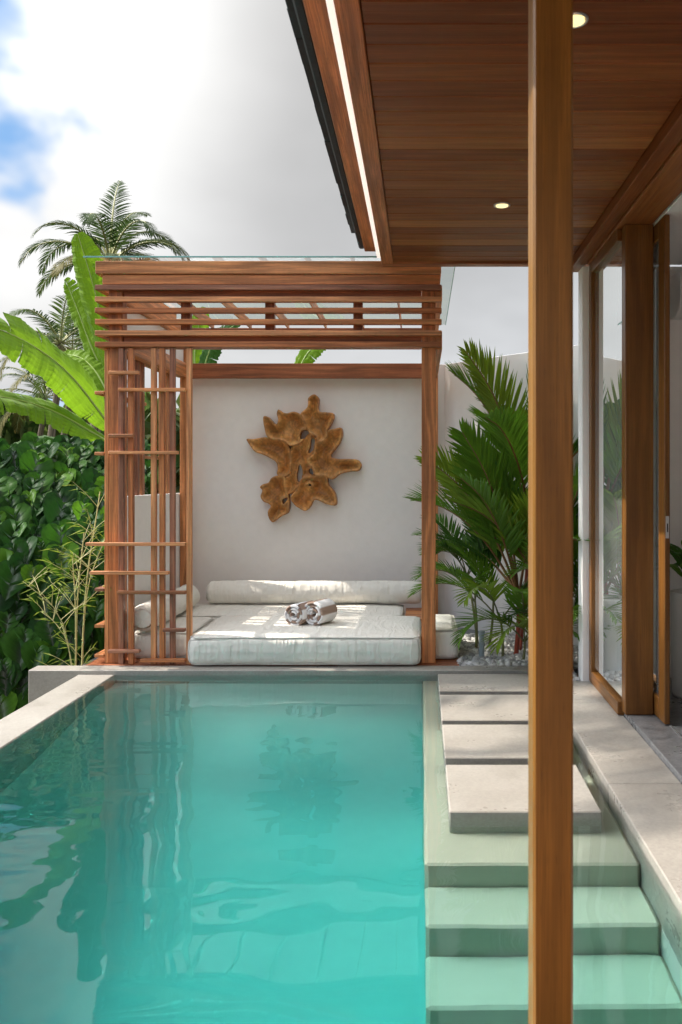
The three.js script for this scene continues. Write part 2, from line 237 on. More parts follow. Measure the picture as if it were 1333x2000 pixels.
  const waterMat = phy({ color: lin(1, 1, 1), transmission: 1, thickness: 1, roughness: 0, ior: 1.333, bumpMap: ripple, bumpScale: 0.0012, attenuationColor: lin(0.47, 0.89, 0.90), attenuationDistance: 1 });
  const wg = new THREE.BufferGeometry(); wg.setAttribute('position', new THREE.Float32BufferAttribute(pos, 3)); wg.setAttribute('normal', new THREE.Float32BufferAttribute(nor, 3)); wg.setAttribute('uv', new THREE.Float32BufferAttribute(uv, 2)); wg.setIndex(idx);
  mesh(water, 'water_surface', wg, waterMat);
  const ter = thing('terrace', 'pale stone walkway along the pool', 'terrace', null, 'structure');
  for (let k = 0, z = 5.857; k < 4; k++) { const z0 = Math.max(z - 1.97, -2); mesh(ter, 'paving_slab', bx(0.888, 1.238, -0.4, 0, z0 + 0.003, z, 0.004), stone); z = z0; }
  single('pool_deck', bx(-2.6, 0.886, -1.95, 0, -4, 1.698, 0.004), wood[3], 'unseen timber deck at the near end of the pool, kept dark to cut bounce light', 'deck', null, 'structure');  // deck colour darkened to cut light bounced onto the near post
  single('garden_soil', bx(0.872, 1.150, -1.95, -0.03, 5.859, 6.36, 0.002), greyFloor, 'grey gravel soil of the planting bed', 'soil', null, 'structure');
  single('planting_bed', bx(-2.7, 2.6, -1.95, -0.035, 6.362, 8.32, 0.002), greyFloor, 'grey gravel base of the planting bed behind the pool', 'soil', null, 'structure');
}
// stepping slabs in the water
[[3.576, 4.164, 'stone slab in the pool just above the underwater steps'], [4.264, 4.840, 'stone slab in the pool, second from the underwater steps'], [4.922, 5.503, 'stone slab in the pool, third from the underwater steps'], [5.596, 6.078, 'shorter stone slab in the pool next to the far stone edge']]
  .forEach(([a, b, l], i) => single('stepping_slab', bx(0.124, 0.789, -0.186, -0.005 + 0.001 * i, a, b, 0.005), stone, 'pale flat ' + l, 'slab', 'stepping slabs in the pool'));

// ================================================================ garden walls
single('garden_wall', bx(-2.43, 0.30, -1.95, 2.61, 8.33, 8.5, 0.006), plaster, 'tall smooth white wall behind the daybed pavilion', 'wall');
{
  const a = D(0.235, 0, 8.33), b = D(2.30, 0, 6.10), l = a.distanceTo(b), g = cbox(l, 3.97, 0.15, 0.006).rotateY(-Math.atan2(b.z - a.z, b.x - a.x)).translate((a.x + b.x) / 2 + 0.055, 2.61 - 3.97 / 2, (a.z + b.z) / 2 - 0.05);
  single('garden_wall', g, plaster, 'angled white wall behind the red-stemmed palms', 'wall');
  single('low_wall', bx(-2.50, -2.42, -0.034, 1.30, 6.66, 8.325, 0.005), plaster, 'low white wall under the side lattice of the pavilion', 'wall');
}

// ================================================================ villa
{
  const villa = thing('villa', 'timber and white villa with plank ceiling, wooden posts and glass doors', 'house');
  mesh(villa, 'floor', bx(1.24, 5.2, -0.4, 0.028, -2, 5.84, 0.004), greyFloor, 'dark grey concrete floor');
  mesh(villa, 'door_track', bx(1.425, 1.437, 0.028, 0.034, 0, 4.70, 0.001), steel);
  mesh(villa, 'wall', bx(1.152, 5.2, -0.4, 2.965, 5.86, 6.003, 0.004), plaster, 'white end wall of the room');
  mesh(villa, 'wall', bx(5.2, 5.35, -0.4, 3.2, -2, 6.0, 0.004), plaster);
  mesh(villa, 'wall', bx(1.24, 5.2, -0.4, 3.2, -2.15, -2.0, 0.004), plaster);
  mesh(villa, 'room_ceiling', bx(1.40, 5.2, 2.97, 3.05, -2, 5.84, 0.004), whitePaint);
  // ceiling planks over the terrace
  const ceil = sub(villa, 'ceiling', 'dark reddish timber plank ceiling');
  { const R = rng(77); let z = 6.06, k = 0; while (z > -2) { const w = 0.138; mesh(ceil, 'plank', bx(-0.205, 1.10, 3.052 + 0.0015 * R(), 3.072, z - w + 0.005, z, 0.004), ceilWood[Math.floor(R() * 5)]); z -= w; k++; } }
  mesh(villa, 'ceiling_trim', bx(-0.292, -0.207, 3.035, 3.20, -2, 6.062, 0.004), wood[2]);
  mesh(villa, 'ceiling_trim', bx(-0.292, 1.385, 3.035, 3.20, 6.064, 6.145, 0.004), wood[3]);
  mesh(villa, 'ceiling_trim', bx(1.102, 1.188, 2.99, 3.07, -2, 6.13, 0.004), ceilWood[2]);
  mesh(villa, 'lintel', bx(1.19, 1.39, 2.975, 3.06, -2, 5.855, 0.004), ceilWood[1]);
  const led = phy({ color: lin(0.8, 0.78, 0.75), emissive: lin(1.0, 0.86, 0.78), emissiveIntensity: 0.27, roughness: 0.6 });
  mesh(villa, 'led_strip_light', bx(-0.330, -0.302, 3.10, 3.115, -2, 6.14, 0.002), led, 'glowing white light strip in the eaves');
  const la = new THREE.RectAreaLight(new THREE.Color(1, 0.9, 0.83), 0.62, 0.036, 8.1); la.name = 'led_strip_glow'; la.position.set(-0.314, 3.082, -2.06); la.rotation.x = -Math.PI / 2; la.castShadow = true; scene.add(la);
  mesh(villa, 'eaves_board', bx(-0.428, -0.337, 3.17, 3.30, -2, 6.22, 0.004), wood[2]);
  const roof = sub(villa, 'roof');
  mesh(roof, 'roof_deck', bx(-0.43, 5.5, 3.305, 3.42, -2.2, 6.24, 0.004), darkMetal);
  mesh(roof, 'gutter', bx(-0.475, -0.43, 3.20, 3.33, -2.2, 6.26, 0.01), darkMetal);
  { const R = rng(5); for (let z = 6.32; z > -1.5; z -= 0.215) mesh(roof, 'roof_tile', bx(-0.545 + 0.008 * R(), -0.30, 3.335 + 0.006 * R(), 3.352 + 0.006 * R(), z - 0.222, z + 0.004 * R(), 0.004).rotateZ(0), darkMetal); }
  mesh(villa, 'post', bx(0.267, 0.363, 0.0, 3.05, 1.95, 2.046, 0.006), postWood, 'square varnished wooden post at the end of the pool');
  mesh(villa, 'post', bx(1.224, 1.394, 0.03, 2.974, 4.91, 5.0, 0.005), doorWood, 'wide wooden post between the glass panels');
  const win = sub(villa, 'window', 'fixed glass panel in a wooden frame');
  mesh(win, 'stile', bx(1.20, 1.262, 0.004, 2.974, 5.78, 5.855, 0.004), doorWood);
  mesh(win, 'bottom_rail', bx(1.20, 1.262, 0.004, 0.085, 5.002, 5.778, 0.004), doorWood);
  mesh(win, 'top_rail', bx(1.20, 1.262, 2.90, 2.974, 5.002, 5.778, 0.004), doorWood);
  mesh(win, 'pane', new THREE.PlaneGeometry(0.776, 2.79).rotateY(-Math.PI / 2).translate(1.228, 1.505, -5.39), glass);
  const door = sub(villa, 'sliding_door', 'wooden framed glass sliding door pushed open');
  mesh(door, 'stile', bx(1.398, 1.43, 0.035, 2.965, 4.705, 4.825, 0.004), doorWood);
  mesh(door, 'stile', bx(1.398, 1.43, 0.035, 2.965, 5.735, 5.852, 0.004), doorWood);
  mesh(door, 'bottom_rail', bx(1.398, 1.43, 0.035, 0.16, 4.827, 5.733, 0.004), doorWood);
  mesh(door, 'top_rail', bx(1.398, 1.43, 2.86, 2.965, 4.827, 5.733, 0.004), doorWood);
  mesh(door, 'pane', new THREE.PlaneGeometry(0.906, 2.70).rotateY(-Math.PI / 2).translate(1.414, 1.51, -5.28), glass);
  const lat = mesh(door, 'latch', bx(1.405, 1.424, 1.105, 1.232, 4.702, 4.7045, 0.001), steel);
  mesh(door, 'latch_slot', bx(1.411, 1.418, 1.14, 1.19, 4.700, 4.7018, 0.0005), black);
  void lat;
  for (const [x, Z] of [[0.474, 4.8], [0.535, 2.86]]) {
    const dl = sub(villa, 'downlight', 'small round recessed lamp');
    mesh(dl, 'trim_ring', new THREE.TorusGeometry(0.044, 0.006, 8, 32).rotateX(Math.PI / 2).translate(x, 3.05, -Z), steel);
    mesh(dl, 'lamp_lens', new THREE.CylinderGeometry(0.036, 0.036, 0.006, 32).translate(x, 3.047, -Z), phy({ color: lin(0.9, 0.8, 0.6), emissive: lin(1, 0.76, 0.34), emissiveIntensity: 0.42 }));
    const s = new THREE.SpotLight(new THREE.Color(1, 0.78, 0.5), 0.6, 0, 0.9, 0.5); s.name = 'downlight_beam'; s.position.set(x, 3.035, -Z); s.target.position.set(x, 0, -Z); s.castShadow = true; s.shadow.radius = 2; scene.add(s, s.target);
  }
}

// ================================================================ daybed pavilion
{
  const pav = thing('daybed_pavilion', 'wooden daybed pavilion with slatted fascia, side lattice and glass roof', 'pavilion');
  const R = rng(31), W = () => wood[Math.floor(R() * 7)];
  for (let k = 0; k < 8; k++) mesh(pav, 'deck_plank', bx(-2.60 + k * 0.3625, -2.60 + k * 0.3625 + 0.3585, -0.034, 0.003, 6.347, 6.655, 0.003), wood[3]);
  for (let k = 0; k < 7; k++) mesh(pav, 'deck_plank', bx(-2.415 + k * 0.372, -2.415 + k * 0.372 + 0.368, -0.034, 0.003, 6.658, 8.325, 0.003), wood[3]);
  // posts
  mesh(pav, 'post', bx(-2.442, -2.335, 0.004, 2.95, 6.402, 6.51, 0.004), wood[0]);
  mesh(pav, 'post', bx(0.004, 0.114, 0.004, 2.95, 6.402, 6.51, 0.004), wood[0]);
  mesh(pav, 'post', bx(-2.415, -2.335, 0.004, 2.95, 8.20, 8.29, 0.004), wood[1]);
  mesh(pav, 'post', bx(0.08, 0.17, 0.004, 2.95, 8.20, 8.29, 0.004), wood[1]);
  // ring beams
  mesh(pav, 'beam', bx(-2.334, 0.003, 2.47, 2.575, 6.42, 6.50, 0.004), wood[3]);
  mesh(pav, 'beam', bx(-2.334, 0.003, 2.84, 2.955, 6.42, 6.50, 0.004), wood[3]);
  mesh(pav, 'beam', bx(-2.334, 0.079, 2.455, 2.60, 8.20, 8.28, 0.004), wood[3]);
  mesh(pav, 'beam', bx(-2.334, 0.079, 2.84, 2.955, 8.20, 8.28, 0.004), wood[3]);
  mesh(pav, 'side_beam', bx(-2.432, -2.345, 2.455, 2.60, 6.512, 8.198, 0.004), wood[1]);
  mesh(pav, 'side_beam', bx(-2.432, -2.345, 2.84, 2.955, 6.512, 8.198, 0.004), wood[1]);
  mesh(pav, 'side_beam', bx(0.115, 0.165, 2.455, 2.60, 6.402, 8.198, 0.004), wood[1]);
  mesh(pav, 'side_beam', bx(0.115, 0.165, 2.84, 2.955, 6.402, 8.198, 0.004), wood[1]);
  mesh(pav, 'side_panel', bx(-2.395, -2.375, 2.603, 2.838, 6.6, 8.19, 0.002), whitePaint, 'pale board between the side beams');
  for (const x of [-2.10, -1.72, -1.34, -0.96, -0.58, -0.20]) mesh(pav, 'rafter', bx(x - 0.006, x + 0.006, 2.957, 3.045, 6.39, 8.30, 0.003), wood[1]);
  for (const px of [361, 526, 699]) mesh(pav, 'strut', bx(FX(px) - 0.036, FX(px) + 0.036, 2.577, 2.838, 6.425, 6.49, 0.003), wood[3]);
  // fascia boards and slats: front, then both sides
  mesh(pav, 'fascia_board', bx(FX(192), FX(862), FY(538), FY(513), 6.345, 6.398, 0.004), wood[1]);
  mesh(pav, 'fascia_board', bx(FX(204), FX(860), 2.957, FY(539), 6.362, 6.388, 0.003), wood[0]);
  mesh(pav, 'fascia_board', bx(FX(192), FX(204), FY(538), FY(513), 6.400, 8.30, 0.004), wood[1]);
  mesh(pav, 'fascia_board', bx(FX(850), FX(862), FY(538), FY(513), 6.400, 8.30, 0.004), wood[1]);
  for (const py of [564, 587, 608.5, 630.5, 652.5, 674.5]) {
    const y = FY(py), t = 0.02;
    mesh(pav, 'slat', bx(FX(191), FX(863), y - t, y + t, 6.345, 6.40, 0.003), W());
    mesh(pav, 'slat', bx(FX(191), FX(191) + 0.05, y - t, y + t, 6.402, 8.28, 0.003), W());
  }
  // lattice across the front-side corner
  mesh(pav, 'lattice_bar', bx(FX(204), FX(212), 0.004, FY(683), 6.405, 6.50, 0.003), wood[1]);
  for (const px of [240, 259, 303, 319.5, 339.5, 372]) mesh(pav, 'lattice_bar', bx(FX(px) - 0.02, FX(px) + 0.02, 0.004, FY(681), 6.362, 6.40, 0.003), W());
  for (const [x0, x1, y] of [[219.5, 278, 730], [238, 368, 763], [219, 267.5, 852], [219.6, 353, 884.5], [175.5, 368, 1061.5], [183.7, 335.5, 1117], [236, 368, 1155], [324, 367, 1227.5], [218, 279, 1268.5], [280, 367, 1286.5]])
    mesh(pav, 'lattice_rail', bx(FX(x0), FX(x1), FY(y) - 0.013, FY(y) + 0.013, 6.320, 6.361, 0.003), W());
  for (const [y, z1] of [[767, 7.4], [886, 7.9], [1152, 7.2], [1223, 7.6], [1281, 7.0]]) mesh(pav, 'lattice_rail', bx(FX(185), FX(203.5), FY(y) - 0.013, FY(y) + 0.013, 6.40, z1, 0.003), W());
  for (const Z of [6.93, 7.06, 7.19, 7.75, 7.87, 8.02]) mesh(pav, 'lattice_bar', bx(-2.475, -2.435, 1.302, 2.60, Z - 0.03, Z + 0.03, 0.003), W());
  // glass roof
  const gr = sub(pav, 'glass_roof', 'clear greenish glass roof sheet');
  mesh(gr, 'pane', new THREE.PlaneGeometry(2.87, 2.78).rotateX(-Math.PI / 2).translate(-1.167, 3.155, -7.70), roofGlass);
  mesh(gr, 'glass_edge', bx(-2.602, 0.268, 3.148, 3.160, 6.302, 6.309, 0.001), glassEdge);
  mesh(gr, 'glass_edge', bx(0.2685, 0.2755, 3.148, 3.160, 6.302, 9.09, 0.001), glassEdge);
}

// ================================================================ daybed cushions
const bed = 'cushions of the poolside daybed';
function mattress(x0, x1, y0, y1, Z0, Z1, r, amp, seed, label) {
  const t = thing('mattress', label, 'mattress', bed), q = r * 0.26; mesh(t, 'cover', cushion(x0, x1, y0, y1, Z0, Z1, r, amp, seed), fabric);
  for (const y of [y1 - q + 0.004, y0 + q]) { const c = 0.05, pts = [[x0 + q + c, Z0 + q], [x1 - q - c, Z0 + q], [x1 - q, Z0 + q + c], [x1 - q, Z1 - q - c], [x1 - q - c, Z1 - q], [x0 + q + c, Z1 - q], [x0 + q, Z1 - q - c], [x0 + q, Z0 + q + c]], path = []; for (let i = 0; i < 8; i++) { const [ax, az] = pts[i], [ex, ez] = pts[(i + 1) % 8], n = i % 2 ? 2 : 14; for (let k = 0; k < n; k++) { const X = lerp(ax, ex, k / n), Z = lerp(az, ez, k / n); path.push(D(X, y + 0.003 * n3(X * 5, Z * 5, seed), Z - 0.002)); } }
    mesh(t, 'piping', new THREE.TubeGeometry(new THREE.CatmullRomCurve3(path, true), 160, 0.0065, 6, true), fabric); }
}
mattress(-1.80, 0.0, 0.006, 0.232, 6.285, 7.27, 0.06, 0.006, 1, 'long cream mattress the rolled towels lie on');
mattress(-2.33, -1.815, 0.006, 0.222, 6.53, 7.27, 0.06, 0.005, 2, 'short cream mattress behind the front lattice bars');
mattress(0.018, 0.300, 0.006, 0.245, 6.515, 7.27, 0.05, 0.006, 3, 'narrow cream mattress end beside the pebbles and palms');
mattress(-2.33, -0.16, 0.006, 0.228, 7.285, 7.99, 0.05, 0.005, 4, 'cream rear mattress under the long back bolster');
{
  const b1 = bolster(2.06, 0.112, 3); b1.translate(-2.05, 0.345, -7.90); single('bolster', b1, fabric, 'long cream bolster cushion along the white wall', 'bolster', bed);
  const b2 = bolster(1.30, 0.112, 9); b2.rotateY(Math.PI / 2); b2.translate(-2.20, 0.335, -6.47); single('bolster', b2, fabric, 'cream bolster cushion along the low side wall', 'bolster', bed);
  const base = thing('timber_bench_end', 'small brown timber ledge beside the rear mattress', 'ledge');
  for (let k = 0; k < 3; k++) mesh(base, 'plank', bx(-0.145, 0.075, 0.17, 0.195, 7.30 + k * 0.215, 7.51 + k * 0.215, 0.003), wood[k % 3]);
  mesh(base, 'support', bx(-0.12, 0.06, 0.004, 0.169, 7.36, 7.88, 0.003), wood[3]);
}
// two rolled striped towels
function towel(x, y, Z, yaw, R, len, ph, label) {
  const turns = 3.2, th = R / (turns + 0.35), N = 150, pos = [], col = [], idx = [], nrm = rng(Math.floor(ph * 100));
  const r = (t) => th * 0.3 + th * t / (2 * Math.PI); let s = 0;
  const cW = [0.93, 0.92, 0.91], cB = [0.40, 0.285, 0.225]; const put = (a, b, c, k) => { pos.push(a, b, c); col.push(...k); return pos.length / 3 - 1; };
  let prev = null;
  for (let i = 0; i <= N; i++) {
    const t = turns * 2 * Math.PI * i / N, ro = r(t) + th * 0.93, ri = r(t); if (i) s += ro * turns * 2 * Math.PI / N;
    const k = ((s + ph) % 0.15) < 0.09 ? cW : cB, c = Math.cos(t + ph * 40), q = Math.sin(t + ph * 40), w1 = 0.004 * n3(t * 1.7, ph * 9, 1), w2 = 0.004 * n3(t * 1.7, ph * 9, 5);
    const rm = (ro + ri) / 2, bu = 0.006;
    const ring = [[ro, -len / 2 + 0.008 + w1], [ro * 1.012, -len / 4], [ro * 1.0, 0], [ro * 1.012, len / 4], [ro, len / 2 - 0.008 + w2], [rm, len / 2 + bu + w2], [ri, len / 2 - 0.01 + w2], [ri, -len / 2 + 0.01 + w1], [rm, -len / 2 - bu + w1]].map(([rr, z]) => put(rr * c, rr * q, z, k));
    if (prev) for (let a = 0; a < 9; a++) { const b = (a + 1) % 9; idx.push(prev[a], ring[a], prev[b], prev[b], ring[a], ring[b]); }
    if (i === 0 || i === N) for (let a = 1; a < 8; a++) idx.push(ring[0], ring[a], ring[a + 1]);
    prev = ring;
  }
  const g = new THREE.BufferGeometry(); g.setAttribute('position', new THREE.Float32BufferAttribute(pos, 3)); g.setAttribute('color', new THREE.Float32BufferAttribute(col, 3)); g.setIndex(idx); g.computeVertexNormals();
  g.setAttribute('uv', new THREE.Float32BufferAttribute(new Float32Array(pos.length / 3 * 2).map((_, i) => i & 1 ? pos[(i >> 1) * 3 + 2] : pos[(i >> 1) * 3] + pos[(i >> 1) * 3 + 1]), 2));
  g.rotateY(yaw); g.translate(x, y, -Z);
  single('rolled_towel', g, phy({ color: lin(1, 1, 1), vertexColors: true, roughness: 1, specularIntensity: 0.1, bumpMap: terry, bumpScale: 0.003, side: THREE.DoubleSide }), label, 'towel', 'rolled towels on the daybed');
}
towel(-1.00, 0.332, 6.80, -0.38, 0.083, 0.23, 0.31, 'rolled brown and white striped towel, white upper side, touching its pair');
towel(-0.835, 0.337, 6.79, -0.42, 0.088, 0.24, 0.047, 'rolled brown and white striped towel with the wide taupe band on top');

// ================================================================ carved root wall piece
{
  const art = thing('root_wall_sculpture', 'carved golden teak root sculpture hung on the white wall', 'sculpture');
  const Zw = 8.33, k = 1 / 4.761, lobes = [
    [690, 195, 720, 165, 750, 158, 780, 190, 785, 310, 850, 320, 915, 330, 915, 370, 885, 430, 860, 480, 862, 540, 825, 580, 780, 585, 755, 530, 700, 500, 672, 440, 650, 385, 625, 330, 680, 280, 690, 240],
    [285, 355, 320, 360, 350, 390, 400, 430, 415, 395, 400, 330, 412, 295, 450, 320, 490, 330, 550, 315, 600, 330, 625, 360, 660, 430, 668, 480, 630, 480, 605, 520, 612, 560, 640, 555, 620, 590, 560, 615, 520, 620, 480, 590, 430, 570, 350, 560, 310, 530, 285, 440, 278, 380],
    [120, 565, 180, 565, 300, 550, 420, 570, 480, 600, 510, 660, 525, 740, 520, 860, 480, 900, 430, 905, 395, 880, 400, 820, 385, 770, 330, 730, 260, 700, 200, 680, 150, 620],
    [530, 640, 620, 600, 680, 520, 740, 515, 762, 580, 745, 690, 680, 745, 700, 800, 740, 830, 735, 890, 640, 912, 620, 960, 580, 1010, 530, 1060, 490, 1060, 475, 1000, 470, 920, 510, 890, 530, 860, 525, 740],
    [760, 590, 830, 580, 870, 490, 930, 475, 990, 465, 1000, 530, 975, 600, 920, 680, 900, 720, 950, 740, 1080, 745, 1140, 755, 1170, 800, 1150, 850, 1060, 860, 980, 880, 900, 930, 850, 900, 760, 895, 735, 830, 690, 790, 680, 750, 745, 695],
    [640, 920, 730, 905, 800, 895, 855, 910, 865, 980, 920, 1050, 940, 1120, 935, 1170, 850, 1160, 790, 1130, 740, 1120, 700, 1190, 660, 1220, 610, 1200, 560, 1160, 530, 1100, 580, 1030],
    [345, 930, 400, 905, 465, 915, 475, 1000, 490, 1060, 500, 1100, 505, 1180, 490, 1240, 430, 1270, 390, 1300, 360, 1325, 330, 1300, 315, 1230, 340, 1170, 270, 1130, 250, 1090, 265, 1040, 243, 1010, 270, 985, 320, 970]];
  const holes = [[712, 560, 742, 562, 738, 620, 722, 668, 690, 695, 682, 680, 700, 640, 704, 600], [700, 832, 722, 845, 728, 890, 706, 885, 688, 860], [598, 790, 610, 800, 628, 850, 626, 900, 604, 955, 588, 962, 578, 890, 590, 840], [450, 1120, 478, 1105, 498, 1108, 480, 1135, 458, 1165, 444, 1145], [680, 985, 700, 975, 718, 990, 698, 998]];
  const curve = (a, n) => { const pts = []; for (let i = 0; i < a.length; i += 2) { const p = P(460 + a[i] * k, 740 + a[i + 1] * k, 8.28); pts.push(new THREE.Vector3(p.x, p.y, 0)); } return new THREE.CatmullRomCurve3(pts, true, 'centripetal').getSpacedPoints(n).slice(0, n); };
  const H = holes.map((h) => curve(h, 30));
  const inside = (x, y, pg) => { let c = false; for (let i = 0, j = pg.length - 1; i < pg.length; j = i++) if ((pg[i].y > y) !== (pg[j].y > y) && x < (pg[j].x - pg[i].x) * (y - pg[i].y) / (pg[j].y - pg[i].y) + pg[i].x) c = !c; return c; };
  const near = (x, y, pg) => { let bd = 1e9, bx0 = 0, by0 = 0; for (let i = 0, j = pg.length - 1; i < pg.length; j = i++) { const ax = pg[j].x, ay = pg[j].y, dx = pg[i].x - ax, dy = pg[i].y - ay, t = clamp(((x - ax) * dx + (y - ay) * dy) / (dx * dx + dy * dy + 1e-12)), qx = ax + dx * t, qy = ay + dy * t, dd = (x - qx) ** 2 + (y - qy) ** 2; if (dd < bd) { bd = dd; bx0 = qx; by0 = qy; } } return [Math.sqrt(bd), bx0, by0]; };
  const burl = phy({ color: lin(1, 1, 1), vertexColors: true, map: burlMap, roughness: 0.55, clearcoat: 0.15, clearcoatRoughness: 0.4, side: THREE.DoubleSide });
  lobes.forEach((l, li) => {
    const pg = curve(l, 220), cx = pg.reduce((a, p) => a + p.x, 0) / 220, cy = pg.reduce((a, p) => a + p.y, 0) / 220; pg.forEach((p) => { const dx = p.x - cx, dy = p.y - cy, q = 1 + 0.007 / Math.hypot(dx, dy); p.x = cx + dx * q; p.y = cy + dy * q; }); const step = 0.0085; let x0 = 9, x1 = -9, y0 = 9, y1 = -9; for (const p of pg) { x0 = Math.min(x0, p.x); x1 = Math.max(x1, p.x); y0 = Math.min(y0, p.y); y1 = Math.max(y1, p.y); }
    const nx = Math.ceil((x1 - x0) / step) + 2, ny = Math.ceil((y1 - y0) / step) + 2, V = new Map(), pos = [], col = [], idx = [];
    const vert = (i, j) => { const key = i * 10000 + j; if (V.has(key)) return V.get(key); let x = x0 + (i - 1) * step, y = y0 + (j - 1) * step, out = !inside(x, y, pg), d = near(x, y, pg); if (out) { x = d[1]; y = d[2]; }
      let e = out ? 0 : d[0]; let inH = false; for (const h of H) { const q = near(x, y, h); if (inside(x, y, h)) { inH = true; x = q[1]; y = q[2]; e = 0; } else if (!out) e = Math.min(e, q[0] + 0.003); }
      const tilt = [0.02, 0.012, 0.0, -0.012, 0.016, 0.008, 0.002][li], bowl = sstep(0.004, 0.085, e), rimN = n3(x * 30, y * 30, li * 3);
      const zz = 0.105 + 1.5 * tilt - 0.078 * bowl + 0.016 * n3(x * 8, y * 8, li) + 0.004 * rimN - 0.008 * sstep(0.006, 0, e);
      const o = { k: pos.length / 3, out, inH }; pos.push(x, y, zz);
      const m = clamp(0.5 + 1.1 * fbm3(x * 7, y * 7, li + 2, 4) + 0.35 * fbm3(x * 24, y * 24, li + 9, 3)); col.push(lerp(0.80, 1.0, m), lerp(0.34, 0.58, m), lerp(0.08, 0.20, m)); V.set(key, o); return o; };
    for (let j = 0; j < ny; j++) for (let i = 0; i < nx; i++) { const a = vert(i, j), b = vert(i + 1, j), c = vert(i + 1, j + 1), d = vert(i, j + 1); for (const t of [[a, b, c], [a, c, d]]) { if (t.every((v) => v.out) || t.every((v) => v.inH)) continue; idx.push(...t.map((v) => v.k)); } }
    const edges = new Map(); for (let i = 0; i < idx.length; i += 3) for (let e = 0; e < 3; e++) { const a = idx[i + e], b = idx[i + (e + 1) % 3], key = Math.min(a, b) + '_' + Math.max(a, b); edges.set(key, edges.has(key) ? null : [a, b]); }
    for (const e of edges.values()) { if (!e) continue; const [a, b] = e, n0 = pos.length / 3; for (const q of [a, b]) { for (const zz of [pos[q * 3 + 2], 0.012]) { pos.push(pos[q * 3], pos[q * 3 + 1], zz); col.push(0.85, 0.39, 0.105); } } idx.push(n0, n0 + 1, n0 + 2, n0 + 2, n0 + 1, n0 + 3); }
    const g = new THREE.BufferGeometry(); g.setAttribute('position', new THREE.Float32BufferAttribute(pos, 3)); g.setAttribute('color', new THREE.Float32BufferAttribute(col, 3)); g.setAttribute('uv', new THREE.Float32BufferAttribute(pos.filter((_, i) => i % 3 < 2), 2)); g.setIndex(idx); g.computeVertexNormals(); g.translate(0, 0, -Zw);
    mesh(art, li === 3 ? 'core' : 'carved_lobe', g, burl);
  });
  mesh(art, 'wall_bracket', bx(-1.32, -1.02, 1.30, 1.42, 8.30, 8.3295, 0.002), black);
}

// ================================================================ plants: builders
const V3 = (x, y, z) => new THREE.Vector3(x, y, z);
function soup() { const pos = [], uv = []; return { pos, uv, quad(a, b, c, d, u0 = 0, u1 = 1) { for (const [p, u, v] of [[a, 0, u0], [b, 1, u0], [c, 1, u1], [a, 0, u0], [c, 1, u1], [d, 0, u1]]) { pos.push(p.x, p.y, p.z); uv.push(u, v); } }, geo() { const g = new THREE.BufferGeometry(); g.setAttribute('position', new THREE.Float32BufferAttribute(pos, 3)); g.setAttribute('uv', new THREE.Float32BufferAttribute(uv, 2)); let h = mergeVertices(g, 1e-5); h.computeVertexNormals(); return h; } }; }
